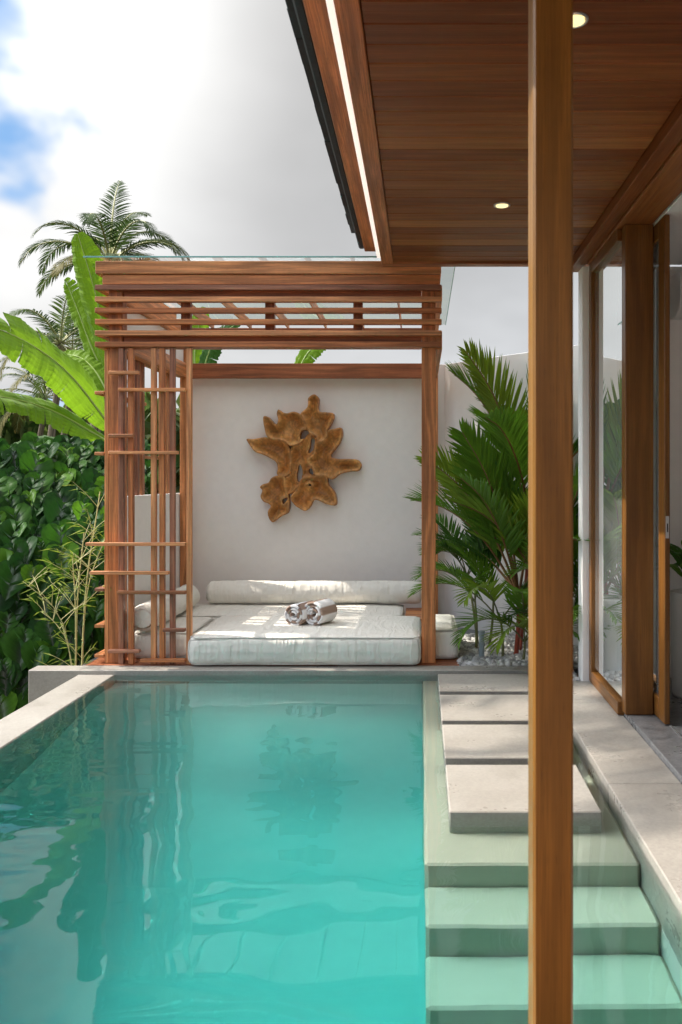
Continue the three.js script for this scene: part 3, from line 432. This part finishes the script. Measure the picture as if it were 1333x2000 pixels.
// a feather palm frond; o: base, az, el (degrees), len, droop (degrees over its length), n, L, W, a0, a1 (leaflet angles), vee, hang
function frond(o) {
  const R = rng(o.seed), S = soup(), T = V3(Math.sin(o.az * Math.PI / 180) * Math.cos(o.el * Math.PI / 180), Math.sin(o.el * Math.PI / 180), -Math.cos(o.az * Math.PI / 180) * Math.cos(o.el * Math.PI / 180));
  const N = o.n, pts = [o.base.clone()], side0 = V3(Math.cos(o.az * Math.PI / 180), 0, Math.sin(o.az * Math.PI / 180)), tan = [], p = o.base.clone(), st = o.len / 40, t = T.clone();
  if (o.twist) side0.applyAxisAngle(T, o.twist);
  const down = V3(0, -1, 0);
  for (let i = 0; i < 40; i++) { tan.push(t.clone()); p.addScaledVector(t, st); pts.push(p.clone()); const k = (o.droop / 40) * Math.PI / 180 * (0.35 + 1.6 * (i / 40)); const ax = t.clone().cross(down); if (ax.length() > 1e-3) t.applyAxisAngle(ax.normalize(), k); if (o.bend) t.applyAxisAngle(V3(0, 1, 0), o.bend / 40); }
  tan.push(t.clone());
  const segs = o.segs ?? 3;
  for (let i = 0; i < N; i++) for (const sg of [-1, 1]) {
    const s = clamp((o.s0 ?? 0.12) + (1 - (o.s0 ?? 0.12)) * (i + 0.5 * R()) / N, 0, 0.999), f = s * 40, i0 = Math.floor(f), q = pts[i0].clone().lerp(pts[i0 + 1], f - i0), tt = tan[i0], sd = side0.clone().addScaledVector(tt, -side0.dot(tt)).normalize(), up = sd.clone().cross(tt).normalize(); if (up.y < 0 && !o.twist) up.negate();
    const a = lerp(o.a0, o.a1, s) * Math.PI / 180 * (0.92 + 0.16 * R()), prof = Math.pow(Math.sin(Math.PI * clamp(0.10 + 0.86 * s)), 0.65), L = o.L * prof * (0.88 + 0.24 * R()), W = o.W * (0.6 + 0.4 * prof);
    const d = tt.clone().multiplyScalar(Math.cos(a)).addScaledVector(sd, sg * Math.sin(a) * Math.cos(o.vee)).addScaledVector(up, Math.sin(a) * Math.sin(o.vee)); d.x += (R() - 0.5) * 0.12; d.y += (R() - 0.5) * 0.12; d.z += (R() - 0.5) * 0.12; d.normalize();
    let c = q.clone(), pl = null, pr = null, pm = null;
    for (let j = 0; j <= segs; j++) {
      const u = j / segs, w = W * (j === 0 ? 0.35 : j === segs ? 0.03 : Math.pow(Math.sin(Math.PI * (0.18 + 0.80 * u)), 0.8)) * 0.5, cr = d.clone().cross(up).normalize(), nn = cr.clone().cross(d).normalize();
      const l = c.clone().addScaledVector(cr, w).addScaledVector(nn, 0.45 * w), r = c.clone().addScaledVector(cr, -w).addScaledVector(nn, 0.45 * w), m = c.clone();
      if (pl) { if (o.flat) S.quad(pl, pr, r, l, u, u); else { S.quad(pl, pm, m, l, u, u); S.quad(pm, pr, r, m, u, u); } }
      pl = l; pr = r; pm = m; c = c.clone().addScaledVector(d, L / segs); d.y -= o.hang * (0.5 + u) / segs; d.normalize();
    }
  }
  return { leaf: S.geo(), rachis: tube([0, 8, 16, 24, 32, 40].map((i) => pts[i]), o.r0 ?? o.len * 0.008, 14, 5, o.r1 ?? 0.002) };
}
function bananaLeaf(pts, width, up, seed, splits, wave = 1) {
  const R = rng(seed), c = new THREE.CatmullRomCurve3(pts), S = soup(), N = 120, M = 5;
  const prof = (t) => Math.pow(Math.sin(Math.PI * clamp(t * 0.97 + 0.03, 0, 1)), 0.42) * (0.92 + 0.08 * Math.sin(t * 3));
  for (const sg of [-1, 1]) {
    const cuts = [0]; for (let i = 0; i < splits; i++) cuts.push(0.08 + 0.86 * R()); cuts.push(1); cuts.sort((a, b) => a - b);
    for (let kx = 0; kx < cuts.length - 1; kx++) {
      const t0 = cuts[kx], t1 = cuts[kx + 1], n = Math.max(2, Math.ceil((t1 - t0) * N)), hang = 0.10 + 0.22 * R(), gap = splits ? 0.004 + 0.008 * R() : 0; let prev = null;
      for (let i = 0; i <= n; i++) {
        const row = [];
        for (let m = 0; m <= M; m++) {
          const s = m / M, tt = lerp(t0, t1, i / n), tl = clamp(lerp(tt, lerp(t0 + gap, t1 - gap, i / n), s * s) - 0.012 * s * 0), q = c.getPoint(clamp(tt)), T = c.getTangent(clamp(tt)), side = T.clone().cross(up).normalize().multiplyScalar(sg), nn = side.clone().cross(T).multiplyScalar(sg).normalize(); if (nn.dot(up) < 0) nn.negate();
          const w = width * prof(tl) * (1 + 0.03 * n3(tl * 30, sg * 3, seed)), rib = wave * (0.0075 * Math.sin(tl * 95 + 2 * n3(tl * 6, 1, seed)) * s + 0.003 * Math.sin(tl * 260) * s + 0.02 * n3(tl * 9, s * 2 + sg * 5, seed));
          q.addScaledVector(side, w * s * (1 - 0.08 * s)).addScaledVector(nn, w * (0.22 * s - (0.18 + hang) * s * s) + rib).addScaledVector(T, w * 0.16 * s + (tl - tt) * 0.5 * s); row.push(q);
        }
        if (prev) for (let m = 0; m < M; m++) S.quad(prev[m], prev[m + 1], row[m + 1], row[m], i / n, i / n);
        prev = row;
      }
    }
  }
  return S.geo();
}
// ================================================================ coconut palms
const cocoLeaf = [leafy(0.060, 0.105, 0.030, 0.3, 0.3), leafy(0.085, 0.135, 0.035, 0.35, 0.3), leafy(0.19, 0.17, 0.05, 0.35, 0.1)], rachisMat = std({ color: lin(0.30, 0.30, 0.12), roughness: 0.6 }), nutMat = std({ color: lin(0.16, 0.15, 0.05), roughness: 0.6 });
function coconut(x, Z, h, fronds, seed, label, group, scale = 1, nl = 46) {
  const R = rng(seed), pm = thing('coconut_palm', label, 'palm', group), top = D(x, h, Z);
  mesh(pm, 'trunk', tube([D(x + 0.5 * R() - 0.9, -1.95, Z), D(x - 0.5, h * 0.4, Z), D(x - 0.05, h * 0.85, Z), top.clone().add(V3(0, 0.3, 0))], 0.24, 24, 9, 0.13), bark);
  for (const [az, el, len, droop, m = 0, tw = 0] of fronds) {
    const f = frond({ base: top.clone().add(V3(0, 0.2, 0)), az, el, len: len * scale, droop, n: nl, L: 1.0 * scale, W: 0.075 * scale, a0: 68, a1: 28, vee: -0.12, hang: 0.55, seed: Math.floor(R() * 1e6), segs: 3, flat: true, s0: 0.16, r0: 0.055, r1: 0.012, twist: tw });
    const fm = mesh(pm, 'frond', f.leaf, cocoLeaf[m]); mesh(fm, 'rachis', f.rachis, rachisMat);
  }
  for (let k = 0; k < 5; k++) mesh(pm, 'coconut', new THREE.SphereGeometry(0.13, 10, 8).scale(1, 1.2, 1).translate(top.x + 0.3 * Math.cos(k * 1.3), h - 0.25 - 0.1 * R(), -Z + 0.3 * Math.sin(k * 1.3)), nutMat);
}
coconut(-11.4, 30, 9.1, [[-8, 82, 5.4, 40], [12, 74, 5.2, 70], [38, 66, 5.0, 115], [66, 52, 4.9, 120], [95, 42, 4.6, 110], [128, 60, 4.6, 120], [-72, 44, 5.0, 112], [-48, 60, 4.4, 100], [-100, 38, 4.8, 100], [-135, 55, 4.4, 110], [175, 60, 4.5, 115], [20, 40, 4.5, 90], [-25, 35, 4.5, 90], [80, 15, 4.2, 80, 1], [-85, 10, 4.2, 75, 1], [150, 10, 4.2, 75, 1], [-160, 8, 4, 70, 2]], 401, 'tall dark coconut palm rising above the pavilion roof', 'coconut palms beyond the pool', 0.76);
const ring = (n, s, e0 = 62) => { const R = rng(s), a = []; for (let i = 0; i < n; i++) { const el = lerp(e0 + 14, -12, i / (n - 1)); a.push([i * 137.5 + 20 * R(), el, 3.9 + 0.9 * R(), 95 - 20 * R(), el < 5 ? 2 : R() < 0.4 ? 1 : 0]); } return a; };
coconut(-19.2, 45, 7.3, ring(15, 3), 411, 'hazy coconut palm with yellowed lower fronds behind the banana leaves', 'coconut palms beyond the pool', 1, 34);
coconut(-17.6, 40, 7.8, ring(15, 7), 412, 'coconut palm whose crown shows just over the big banana leaf', 'coconut palms beyond the pool', 0.85, 34);
coconut(-23.0, 50, 6.2, ring(13, 9), 413, 'far coconut palm with a bare pale trunk at the hedge top', 'coconut palms beyond the pool', 0.9, 30);
coconut(-8.1, 10.6, 12.3, ring(22, 13), 414, 'tall coconut palm outside the garden whose shade falls on the angled wall', 'coconut palms beyond the pool', 0.72, 40);
coconut(-10.1, 8.4, 12.6, ring(11, 17, 50), 415, 'tall coconut palm outside the garden whose fronds shade the terrace', 'coconut palms beyond the pool', 0.72, 36);

// ================================================================ banana plants
const banA = leafy(0.24, 0.44, 0.02, 0.52, 0.15), banB = leafy(0.07, 0.19, 0.03, 0.45, 0.2), banRib = std({ color: lin(0.34, 0.45, 0.13), roughness: 0.5 }), banStem = std({ color: lin(0.17, 0.22, 0.07), map: barkMap, roughness: 0.8 });
function banana(label, base, top, leaves) {
  const b = thing('banana_plant', label, 'banana plant', 'banana plants');
  mesh(b, 'trunk', tube([base, base.clone().lerp(top, 0.5), top], 0.11, 14, 10, 0.06), banStem);
  leaves.forEach(([pts, w, up, mat, splits], i) => {
    const l = mesh(b, 'leaf', bananaLeaf(pts, w, up.normalize(), 500 + i + Math.floor(w * 900), splits), mat);
    mesh(l, 'midrib', tube(pts, 0.016, 24, 6, 0.004), banRib);
    mesh(l, 'leaf_stalk', tube([top.clone().add(V3(0, -0.1, 0)), top.clone().lerp(pts[0], 0.5).add(V3(0, 0.08, 0)), pts[0]], 0.028, 10, 7, 0.016), banRib);
  });
}
banana('large banana plant with broad glossy leaves beside the pavilion lattice', D(-3.95, -1.95, 9.9), D(-3.85, 1.35, 9.9), [
  [[P(226, 745, 9.75), P(203, 640, 9.49), P(180, 548, 9.29), P(152, 456, 9.17)], 0.305, V3(-0.35, 0.05, 0.93), banA, 2],
  [[P(222, 760, 10.27), P(185, 690, 10.27), P(150, 600, 10.27), P(128, 545, 10.27)], 0.247, V3(-0.6, 0.2, 0.7), banA, 4],
  [[P(214, 830, 9.49), P(142, 738, 8.97), P(84, 688, 8.58), P(0, 644, 8.19), P(-95, 625, 7.80)], 0.37, V3(0.25, 0.62, 0.78), banA, 10],
  [[P(210, 862, 9.49), P(101, 802, 8.97), P(0, 775, 8.45), P(-110, 775, 7.93)], 0.31, V3(0.1, 0.7, 0.7), banA, 8],
  [[P(212, 915, 9.49), P(135, 872, 9.10), P(68, 868, 8.84), P(0, 900, 8.58)], 0.24, V3(0.1, 0.75, 0.62), banB, 5],
  [[P(224, 800, 10.01), P(190, 730, 10.14), P(160, 700, 10.27), P(120, 690, 10.40)], 0.221, V3(0.1, 0.6, 0.75), banA, 3],
]);
banana('banana plant peeking over the white wall behind the pavilion corner', D(-2.35, -1.95, 9.5), D(-2.35, 2.0, 9.5), [
  [[P(395, 760, 9.5), P(405, 700, 9.4), P(425, 660, 9.3), P(470, 628, 9.2)], 0.17, V3(-0.2, 0.5, 0.8), banB, 2],
  [[P(385, 770, 9.6), P(380, 700, 9.6), P(385, 650, 9.7), P(400, 600, 9.8)], 0.16, V3(0.3, 0.2, 0.9), banA, 1]]);
banana('banana plant behind the wall with one leaf above the wall top', D(-1.5, -1.95, 9.7), D(-1.5, 2.1, 9.7), [
  [[P(575, 750, 9.6), P(600, 692, 9.5), P(632, 665, 9.4), P(675, 655, 9.3)], 0.17, V3(0.0, 0.6, 0.75), banA, 2]]);

// ================================================================ red-stemmed palms and slender palms by the pebbles
const palmLeaf = [leafy(0.15, 0.32, 0.02, 0.48, 0.12), leafy(0.075, 0.20, 0.022, 0.42, 0.12), leafy(0.26, 0.40, 0.03, 0.5, 0.12)], redStem = phy({ color: lin(0.33, 0.055, 0.025), roughness: 0.4, clearcoat: 0.3 }), greenStem = std({ color: lin(0.16, 0.17, 0.06), roughness: 0.6 }), rachisRed = std({ color: lin(0.20, 0.09, 0.03), roughness: 0.5 });
function clump(name, label, stems, red, seed, L, W) {
  const pm = thing(name, label, 'palm', 'palms in the pebble bed'), R = rng(seed);
  for (const [bx0, bZ, tx, ty, tZ, fr] of stems) {
    const b = D(bx0, -0.045, bZ), t = D(tx, ty, tZ);
    mesh(pm, 'stem', tube([b, b.clone().lerp(t, 0.55).add(V3(0.01, 0, 0)), t], red ? 0.021 : 0.013, 14, 8, red ? 0.016 : 0.008), red ? redStem : greenStem);
    for (const [az, el, len, droop, m, tw = 0] of fr) {
      const f = frond({ base: t.clone().add(V3(0, -0.03, 0)), az, el, len, droop, n: Math.round(len * 34), L, W, a0: 55, a1: 24, vee: 0.30, hang: 0.20, seed: Math.floor(R() * 1e6), segs: 4, s0: red ? 0.28 : 0.26, r0: red ? 0.013 : 0.007, r1: 0.003, twist: tw });
      const fm = mesh(pm, 'frond', f.leaf, palmLeaf[m]); mesh(fm, 'rachis', f.rachis, red ? rachisRed : greenStem);
    }
  }
}
clump('red_stemmed_palm', 'tall palm with red stems and long feathered fronds against the angled wall', [
  [0.83, 6.95, 0.93, 1.10, 6.95, [[-48, 73, 1.65, 38, 0, 0.7], [-75, 80, 1.60, 26, 2, 1.0], [30, 78, 1.6, 50, 0, -0.4], [100, 66, 1.4, 60, 1], [-150, 68, 1.3, 60, 0], [10, 84, 1.6, 30, 1, 1.2], [-20, 70, 1.5, 50, 1, 0.3]]],
  [0.78, 6.75, 0.80, 0.50, 6.72, [[-62, 62, 1.30, 55, 0, 0.5], [-90, 72, 1.40, 38, 2, 0.9], [-140, 70, 1.3, 45, 0, -0.5], [160, 74, 1.1, 50, 2], [70, 62, 1.3, 70, 1], [-20, 78, 1.4, 45, 1], [-110, 80, 1.45, 25, 0, 1.3], [-45, 50, 1.1, 80, 1]]],
  [0.97, 6.6, 1.02, 0.45, 6.6, [[60, 62, 1.2, 70, 0], [120, 70, 1.25, 50, 0], [-100, 68, 1.2, 50, 2], [20, 72, 1.4, 45, 1], [95, 80, 1.7, 26, 0], [-60, 76, 1.4, 40, 0, 0.6], [170, 68, 1.0, 70, 0]]],
], true, 701, 0.42, 0.030);
clump('slender_palm', 'bushy young palm with thin green canes in front of the red-stemmed palm', [
  [0.66, 6.62, 0.64, 0.32, 6.6, [[-95, 55, 0.85, 90, 0], [-150, 60, 0.8, 95, 2], [-50, 70, 0.9, 60, 0], [140, 55, 0.7, 100, 0], [100, 60, 0.85, 80, 1]]],
  [0.80, 6.50, 0.82, 0.18, 6.5, [[-120, 50, 0.75, 110, 0], [170, 48, 0.72, 110, 2], [-170, 68, 0.8, 70, 0], [120, 50, 0.8, 100, 0]]],
  [0.92, 6.52, 0.92, 0.12, 6.5, [[-140, 55, 0.7, 110, 2], [150, 50, 0.75, 105, 0], [100, 60, 0.8, 90, 0]]],
], false, 711, 0.25, 0.020);
clump('slender_palm', 'small dark palm on thin canes beside the narrow mattress end', [
  [0.50, 7.15, 0.40, 0.62, 7.15, [[-85, 68, 0.62, 70, 1], [-40, 70, 0.8, 70, 1], [-130, 62, 0.6, 80, 1], [40, 64, 0.8, 80, 1], [100, 60, 0.7, 90, 1]]],
  [0.47, 7.0, 0.46, 0.42, 7.0, [[-70, 62, 0.6, 85, 1], [-120, 60, 0.7, 90, 0], [20, 70, 0.8, 60, 1], [-175, 60, 0.6, 100, 0]]],
  [0.58, 7.05, 0.62, 0.45, 7.0, [[-20, 72, 0.9, 60, 1], [-100, 66, 0.8, 80, 0], [90, 60, 0.7, 90, 1]]],
], false, 721, 0.23, 0.019);
clump('slender_palm', 'small green palm beside the white villa corner', [
  [1.13, 6.55, 1.14, 0.45, 6.5, [[-60, 68, 0.85, 60, 0], [60, 66, 0.9, 60, 0], [-130, 60, 0.75, 80, 0], [130, 60, 0.7, 90, 1]]],
  [1.16, 6.42, 1.15, 0.20, 6.4, [[-100, 58, 0.6, 90, 1], [-170, 62, 0.7, 90, 0], [30, 72, 0.8, 60, 1]]],
], false, 731, 0.25, 0.020);

// ================================================================ heart-leaved vine hedge
{
  const hedge = thing('vine_hedge', 'dense dark green hedge of heart-shaped vine leaves beyond the pool rim', 'hedge'), R = rng(808);
  const heart = (cup) => {                               // 0.5 m tip to notch, in the xy plane, tip down
    const out = [[0, 0.16], [0.12, 0.26], [0.28, 0.26], [0.42, 0.13], [0.44, -0.06], [0.34, -0.27], [0.17, -0.46], [0.0, -0.66]], S = soup(), z = (x, y) => cup * (Math.abs(x) * 0.55 - x * x * 0.9 - (y + 0.1) * (y + 0.1) * 0.45) + 0.018 * Math.sin(y * 26 + Math.abs(x) * 20);
    for (const sg of [-1, 1]) for (let i = 0; i < out.length - 1; i++) { const [ax, ay] = out[i], [bx0, by] = out[i + 1], my = lerp(0.16, -0.66, i / 7), my2 = lerp(0.16, -0.66, (i + 1) / 7); S.quad(V3(0, my, z(0, my)), V3(0, my2, z(0, my2)), V3(bx0 * sg, by, z(bx0, by)), V3(ax * sg, ay, z(ax, ay))); }
    return S.geo();
  };
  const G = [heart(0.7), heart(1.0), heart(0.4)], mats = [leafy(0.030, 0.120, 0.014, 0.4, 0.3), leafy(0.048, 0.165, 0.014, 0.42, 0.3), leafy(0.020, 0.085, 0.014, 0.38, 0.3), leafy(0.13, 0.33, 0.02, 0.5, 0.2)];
  const topY = (x) => 1.66 + 0.28 * n3(x * 1.1, 3, 1) - 0.10 * clamp(x + 3.2, -1, 1);
  const surf = (x, y) => 7.45 + 0.55 * n3(x * 1.1, y * 1.2, 5) - 0.95 * clamp((1.2 - y) / 2.4) + 0.9 * sstep(topY(x) - 0.5, topY(x) + 0.1, y);
  const place = (x, y, back, big) => {
    const Z = surf(x, y) + back, q = new THREE.Quaternion().setFromEuler(new THREE.Euler(-0.05 - 0.55 * R(), (R() - 0.5) * 1.1 + 0.1, (R() - 0.5) * 0.9, 'YXZ')), s = (0.17 + 0.19 * R() * R()) * big; return [D(x, y, Z), q, s];
  };
  for (let k = 0; k < 300; k++) {
    const x = -2.72 - 2.0 * Math.pow(R(), 0.9), y = lerp(-0.75, topY(x) + 0.05, Math.pow(R(), 0.85)), [p, q, s] = place(x, y, -0.12 * R(), 1.25), youngShare = 0.2;  // share of lighter young leaves, the same all over the hedge
    const m = mesh(hedge, 'leaf', G[k % 3], mats[R() < youngShare ? 3 : Math.floor(R() * 3)]); m.position.copy(p); m.quaternion.copy(q); m.scale.setScalar(s);
  }
  mats.slice(0, 3).forEach((mt, mi) => { const n = 1500, im = new THREE.InstancedMesh(G[mi], mt, n), mx = new THREE.Matrix4(); im.name = 'foliage'; im.userData.kind = 'stuff';
    for (let k = 0; k < n; k++) { const x = -2.66 - 4.2 * Math.pow(R(), 0.8), y = lerp(-1.35, topY(x) + 0.12, Math.pow(R(), 0.8)), [p, q, s] = place(x, y, 0.02 + 0.75 * R() * R(), 1.0); im.setMatrixAt(k, mx.compose(p, q, V3(s, s, s))); } hedge.add(im); });
  for (let k = 0; k < 12; k++) { const x = -2.9 - 0.32 * k; mesh(hedge, 'stem', tube([D(x, -1.95, 7.9), D(x + 0.15 * R(), -0.2, 7.8), D(x - 0.1 + 0.2 * R(), 0.7, 7.9), D(x, 1.3, 8.2)], 0.02, 14, 6, 0.008), bark); }
}
// ================================================================ bamboo by the pool corner
{
  const bam = thing('bamboo', 'sparse young bamboo with pale thin canes at the pool corner', 'bamboo'), R = rng(909), cane = std({ color: lin(0.48, 0.46, 0.2), roughness: 0.5 }), lf = leafy(0.27, 0.36, 0.05, 0.45, 0.2), S = soup();
  const leaf = (p, d, L) => { d.normalize(); const sd = d.clone().cross(V3(R() - 0.5, 1, R() - 0.5)).normalize(), w = L * 0.055, m = p.clone().addScaledVector(d, L * 0.4), e = p.clone().addScaledVector(d, L).add(V3(0, -0.15 * L, 0)); S.quad(p, m.clone().addScaledVector(sd, w), e, m.clone().addScaledVector(sd, -w)); };
  const tw = [], culm = (a, b, c, r) => {
    const cv = new THREE.CatmullRomCurve3([a, b, c]); mesh(bam, 'cane', tube([a, b, c], r, 18, 6, r * 0.4), cane);
    for (let i = 3; i < 14; i++) { const p = cv.getPoint(i / 14); mesh(bam, 'node', new THREE.TorusGeometry(r * lerp(1, 0.4, i / 14), r * 0.35, 5, 8).rotateX(Math.PI / 2).translate(p.x, p.y, p.z), cane);
      const nb = i % 2 ? 2 : 0; for (let k = 0; k < nb; k++) { const az = R() * 6.283, d = V3(Math.cos(az), 0.55 + 0.5 * R(), Math.sin(az) * 0.8).normalize(), L = 0.12 + 0.22 * R(), e = p.clone().addScaledVector(d, L); tw.push(tube([p, p.clone().addScaledVector(d, L * 0.5).add(V3(0, 0.012, 0)), e], 0.0028, 4, 4, 0.0014)); for (let l = 0; l < 5; l++) leaf(p.clone().lerp(e, 0.45 + 0.55 * l / 4), V3(d.x + (R() - 0.5) * 1.4, d.y * 0.4 + (R() - 0.5) * 1.2, d.z + (R() - 0.5) * 1.4), 0.06 + 0.075 * R()); } }
  };
  const g0 = P(150, 1360, 6.55); g0.y = -1.95;
  culm(g0, P(152, 1170, 6.5), P(165, 1040, 6.5), 0.011); culm(g0.clone().add(V3(0.04, 0, 0)), P(166, 1180, 6.55), P(196, 960, 6.6), 0.010); culm(g0.clone().add(V3(-0.02, 0, 0.05)), P(148, 1190, 6.45), P(142, 1090, 6.4), 0.009);
  culm(g0.clone().add(V3(0.05, 0, -0.04)), P(172, 1150, 6.6), P(207, 1050, 6.7), 0.008); culm(g0.clone().add(V3(0, 0, 0.06)), P(120, 1210, 6.4), P(45, 1135, 6.3), 0.007); culm(g0.clone().add(V3(0.02, 0, 0.03)), P(130, 1250, 6.4), P(82, 1190, 6.35), 0.006);
  mesh(bam, 'twigs', mergeGeometries(tw), cane).userData.kind = 'stuff'; mesh(bam, 'leaves', S.geo(), lf).userData.kind = 'stuff';
}
// ================================================================ far wood, pebbles
{
  const R = rng(1001), S = new THREE.IcosahedronGeometry(0.5, 0), n = 11000, im = new THREE.InstancedMesh(new THREE.PlaneGeometry(0.5, 0.28), leafy(0.13, 0.19, 0.05, 0.4, 0.1), n), m = new THREE.Matrix4(); im.name = 'treeline'; void S;  // leaf colour lightened and yellowed to stand in for distance haze
  for (let k = 0; k < n; k++) { const az = lerp(-50, 6, R()) * Math.PI / 180, Z = 58 + 14 * R(), h = 6.6 + 2.6 * n3(az * 9, 1, 2) + 1.8 * n3(az * 30, 4, 2), y = -1.3 + (h + 1.2) * Math.pow(R(), 0.6); const s = 1.3 + 1.7 * R(); m.compose(V3(Math.sin(az) * Z, y, -Math.cos(az) * Z), new THREE.Quaternion().setFromEuler(new THREE.Euler(R() * 6, R() * 6, R() * 6)), V3(s, s, s)); im.setMatrixAt(k, m); im.setColorAt(k, lin(0.7 + 0.5 * R(), 0.8 + 0.4 * R(), 0.7 + 0.4 * R())); }
  scene.add(tag(im, 'distant green tree mass beyond the palms', 'trees', null, 'stuff'));
  const peb = new THREE.IcosahedronGeometry(1, 1); { const p = peb.attributes.position; for (let i = 0; i < p.count; i++) { const x = p.getX(i), y = p.getY(i), z = p.getZ(i), s = 1 + 0.22 * n3(x * 1.4 + 3, y * 1.4, z * 1.4); p.setXYZ(i, x * s, y * s * 0.66, z * s * 0.85); } peb.computeVertexNormals(); }
  const np = 2600, pm = new THREE.InstancedMesh(peb, std({ color: lin(1, 1, 1), roughness: 0.75 }), np); pm.name = 'pebbles';
  for (let k = 0; k < np;) { const x = 0.30 + 1.5 * R(), Z = 5.88 + 1.75 * R(); if (Z < 6.37 && (x < 0.89 || x > 1.135)) continue; if (Z > 6.37 && x > 0.30 + (8.25 - Z) * 0.90) continue;  const s = 0.013 + 0.018 * R(); m.compose(D(x, (Z < 6.37 ? -0.028 : -0.033) + s * 0.5 + 0.018 * R(), Z), new THREE.Quaternion().setFromEuler(new THREE.Euler(R() * 0.8, R() * 6, R() * 0.8)), V3(s * 1.25, s, s)); pm.setMatrixAt(k, m); const t = 0.30 + 0.45 * R(); pm.setColorAt(k, lin(t, t * 0.97, t * 0.93)); k++; }
  scene.add(tag(pm, 'white and grey pebbles round the palm stems', 'pebbles', null, 'stuff'));
}
// ================================================================ small things
const lathe = (pts, seg = 40) => new THREE.LatheGeometry(pts.map(([r, y]) => new THREE.Vector2(r, y)), seg);
{
  single('tall_planter', lathe([[0, 0], [0.085, 0], [0.09, 0.02], [0.13, 0.55], [0.135, 0.57], [0.125, 0.58], [0.11, 0.56], [0.1, 0.50], [0, 0.50]]).translate(1.03, -0.028, -6.20), potWhite, 'white tapered garden planter on the pebbles', 'planter');
  single('garden_bollard', mergeGeometries([new THREE.CylinderGeometry(0.022, 0.022, 0.22, 16).translate(0.49, 0.08, -6.62), new THREE.CylinderGeometry(0.026, 0.026, 0.03, 16).translate(0.49, 0.2, -6.62)]), std({ color: lin(0.30, 0.36, 0.38), roughness: 0.5 }), 'short grey garden light post on the pebbles', 'bollard');
  const pt = thing('indoor_planter', 'tall white planter with a leafy plant inside the room', 'planter'), x = 1.80, Z = 5.35;
  mesh(pt, 'pot', lathe([[0, 0], [0.15, 0], [0.155, 0.02], [0.165, 0.66], [0.165, 0.68], [0.15, 0.68], [0.14, 0.62], [0, 0.62]]).translate(x, 0.029, -Z), potWhite);
  const R = rng(66); for (let k = 0; k < 16; k++) { const az = k * 2.4, L = 0.26 + 0.2 * R(), b = D(x, 0.66, Z), e = b.clone().add(V3(Math.cos(az) * L, 0.12 + 0.28 * R(), Math.sin(az) * L)), mid = b.clone().lerp(e, 0.5).add(V3(0, 0.13, 0)); mesh(pt, 'leaf', bananaLeaf([b.clone().lerp(mid, 0.5).add(V3(0, 0.03, 0)), mid, e], 0.045, V3(0, 1, 0.1), 90 + k, 0, 0.1), palmLeaf[k % 2]); }
  const ac = thing('air_conditioner', 'white wall air conditioner high on the room wall', 'air conditioner');
  const sh = new THREE.Shape(); sh.moveTo(0, 0); sh.lineTo(0.10, 0); sh.quadraticCurveTo(0.21, 0.02, 0.21, 0.12); sh.lineTo(0.21, 0.24); sh.quadraticCurveTo(0.21, 0.29, 0.16, 0.29); sh.lineTo(0, 0.29); sh.closePath();
  mesh(ac, 'housing', new THREE.ExtrudeGeometry(sh, { depth: 0.8, bevelEnabled: true, bevelSize: 0.01, bevelThickness: 0.01, bevelSegments: 2, curveSegments: 10 }).rotateY(-Math.PI / 2).translate(2.59, 2.59, -5.85), whitePaint);
  mesh(ac, 'vent', bx(1.83, 2.55, 2.583, 2.59, 5.70, 5.80, 0.001), black);
}

// ---------------------------------------------------------------- put every thing's origin at its base, switch shadows on
scene.updateMatrixWorld(true);
for (const o of roots) {
  const b = new THREE.Box3().setFromObject(o), c = V3((b.min.x + b.max.x) / 2, b.min.y, (b.min.z + b.max.z) / 2);
  if (o.isMesh) o.geometry.translate(-c.x, -c.y, -c.z); else for (const k of o.children) k.position.sub(c);
  o.position.add(c);
}
scene.traverse((o) => { if (o.isMesh) { o.castShadow = true; o.receiveShadow = true; } });
renderer.render(scene, camera);
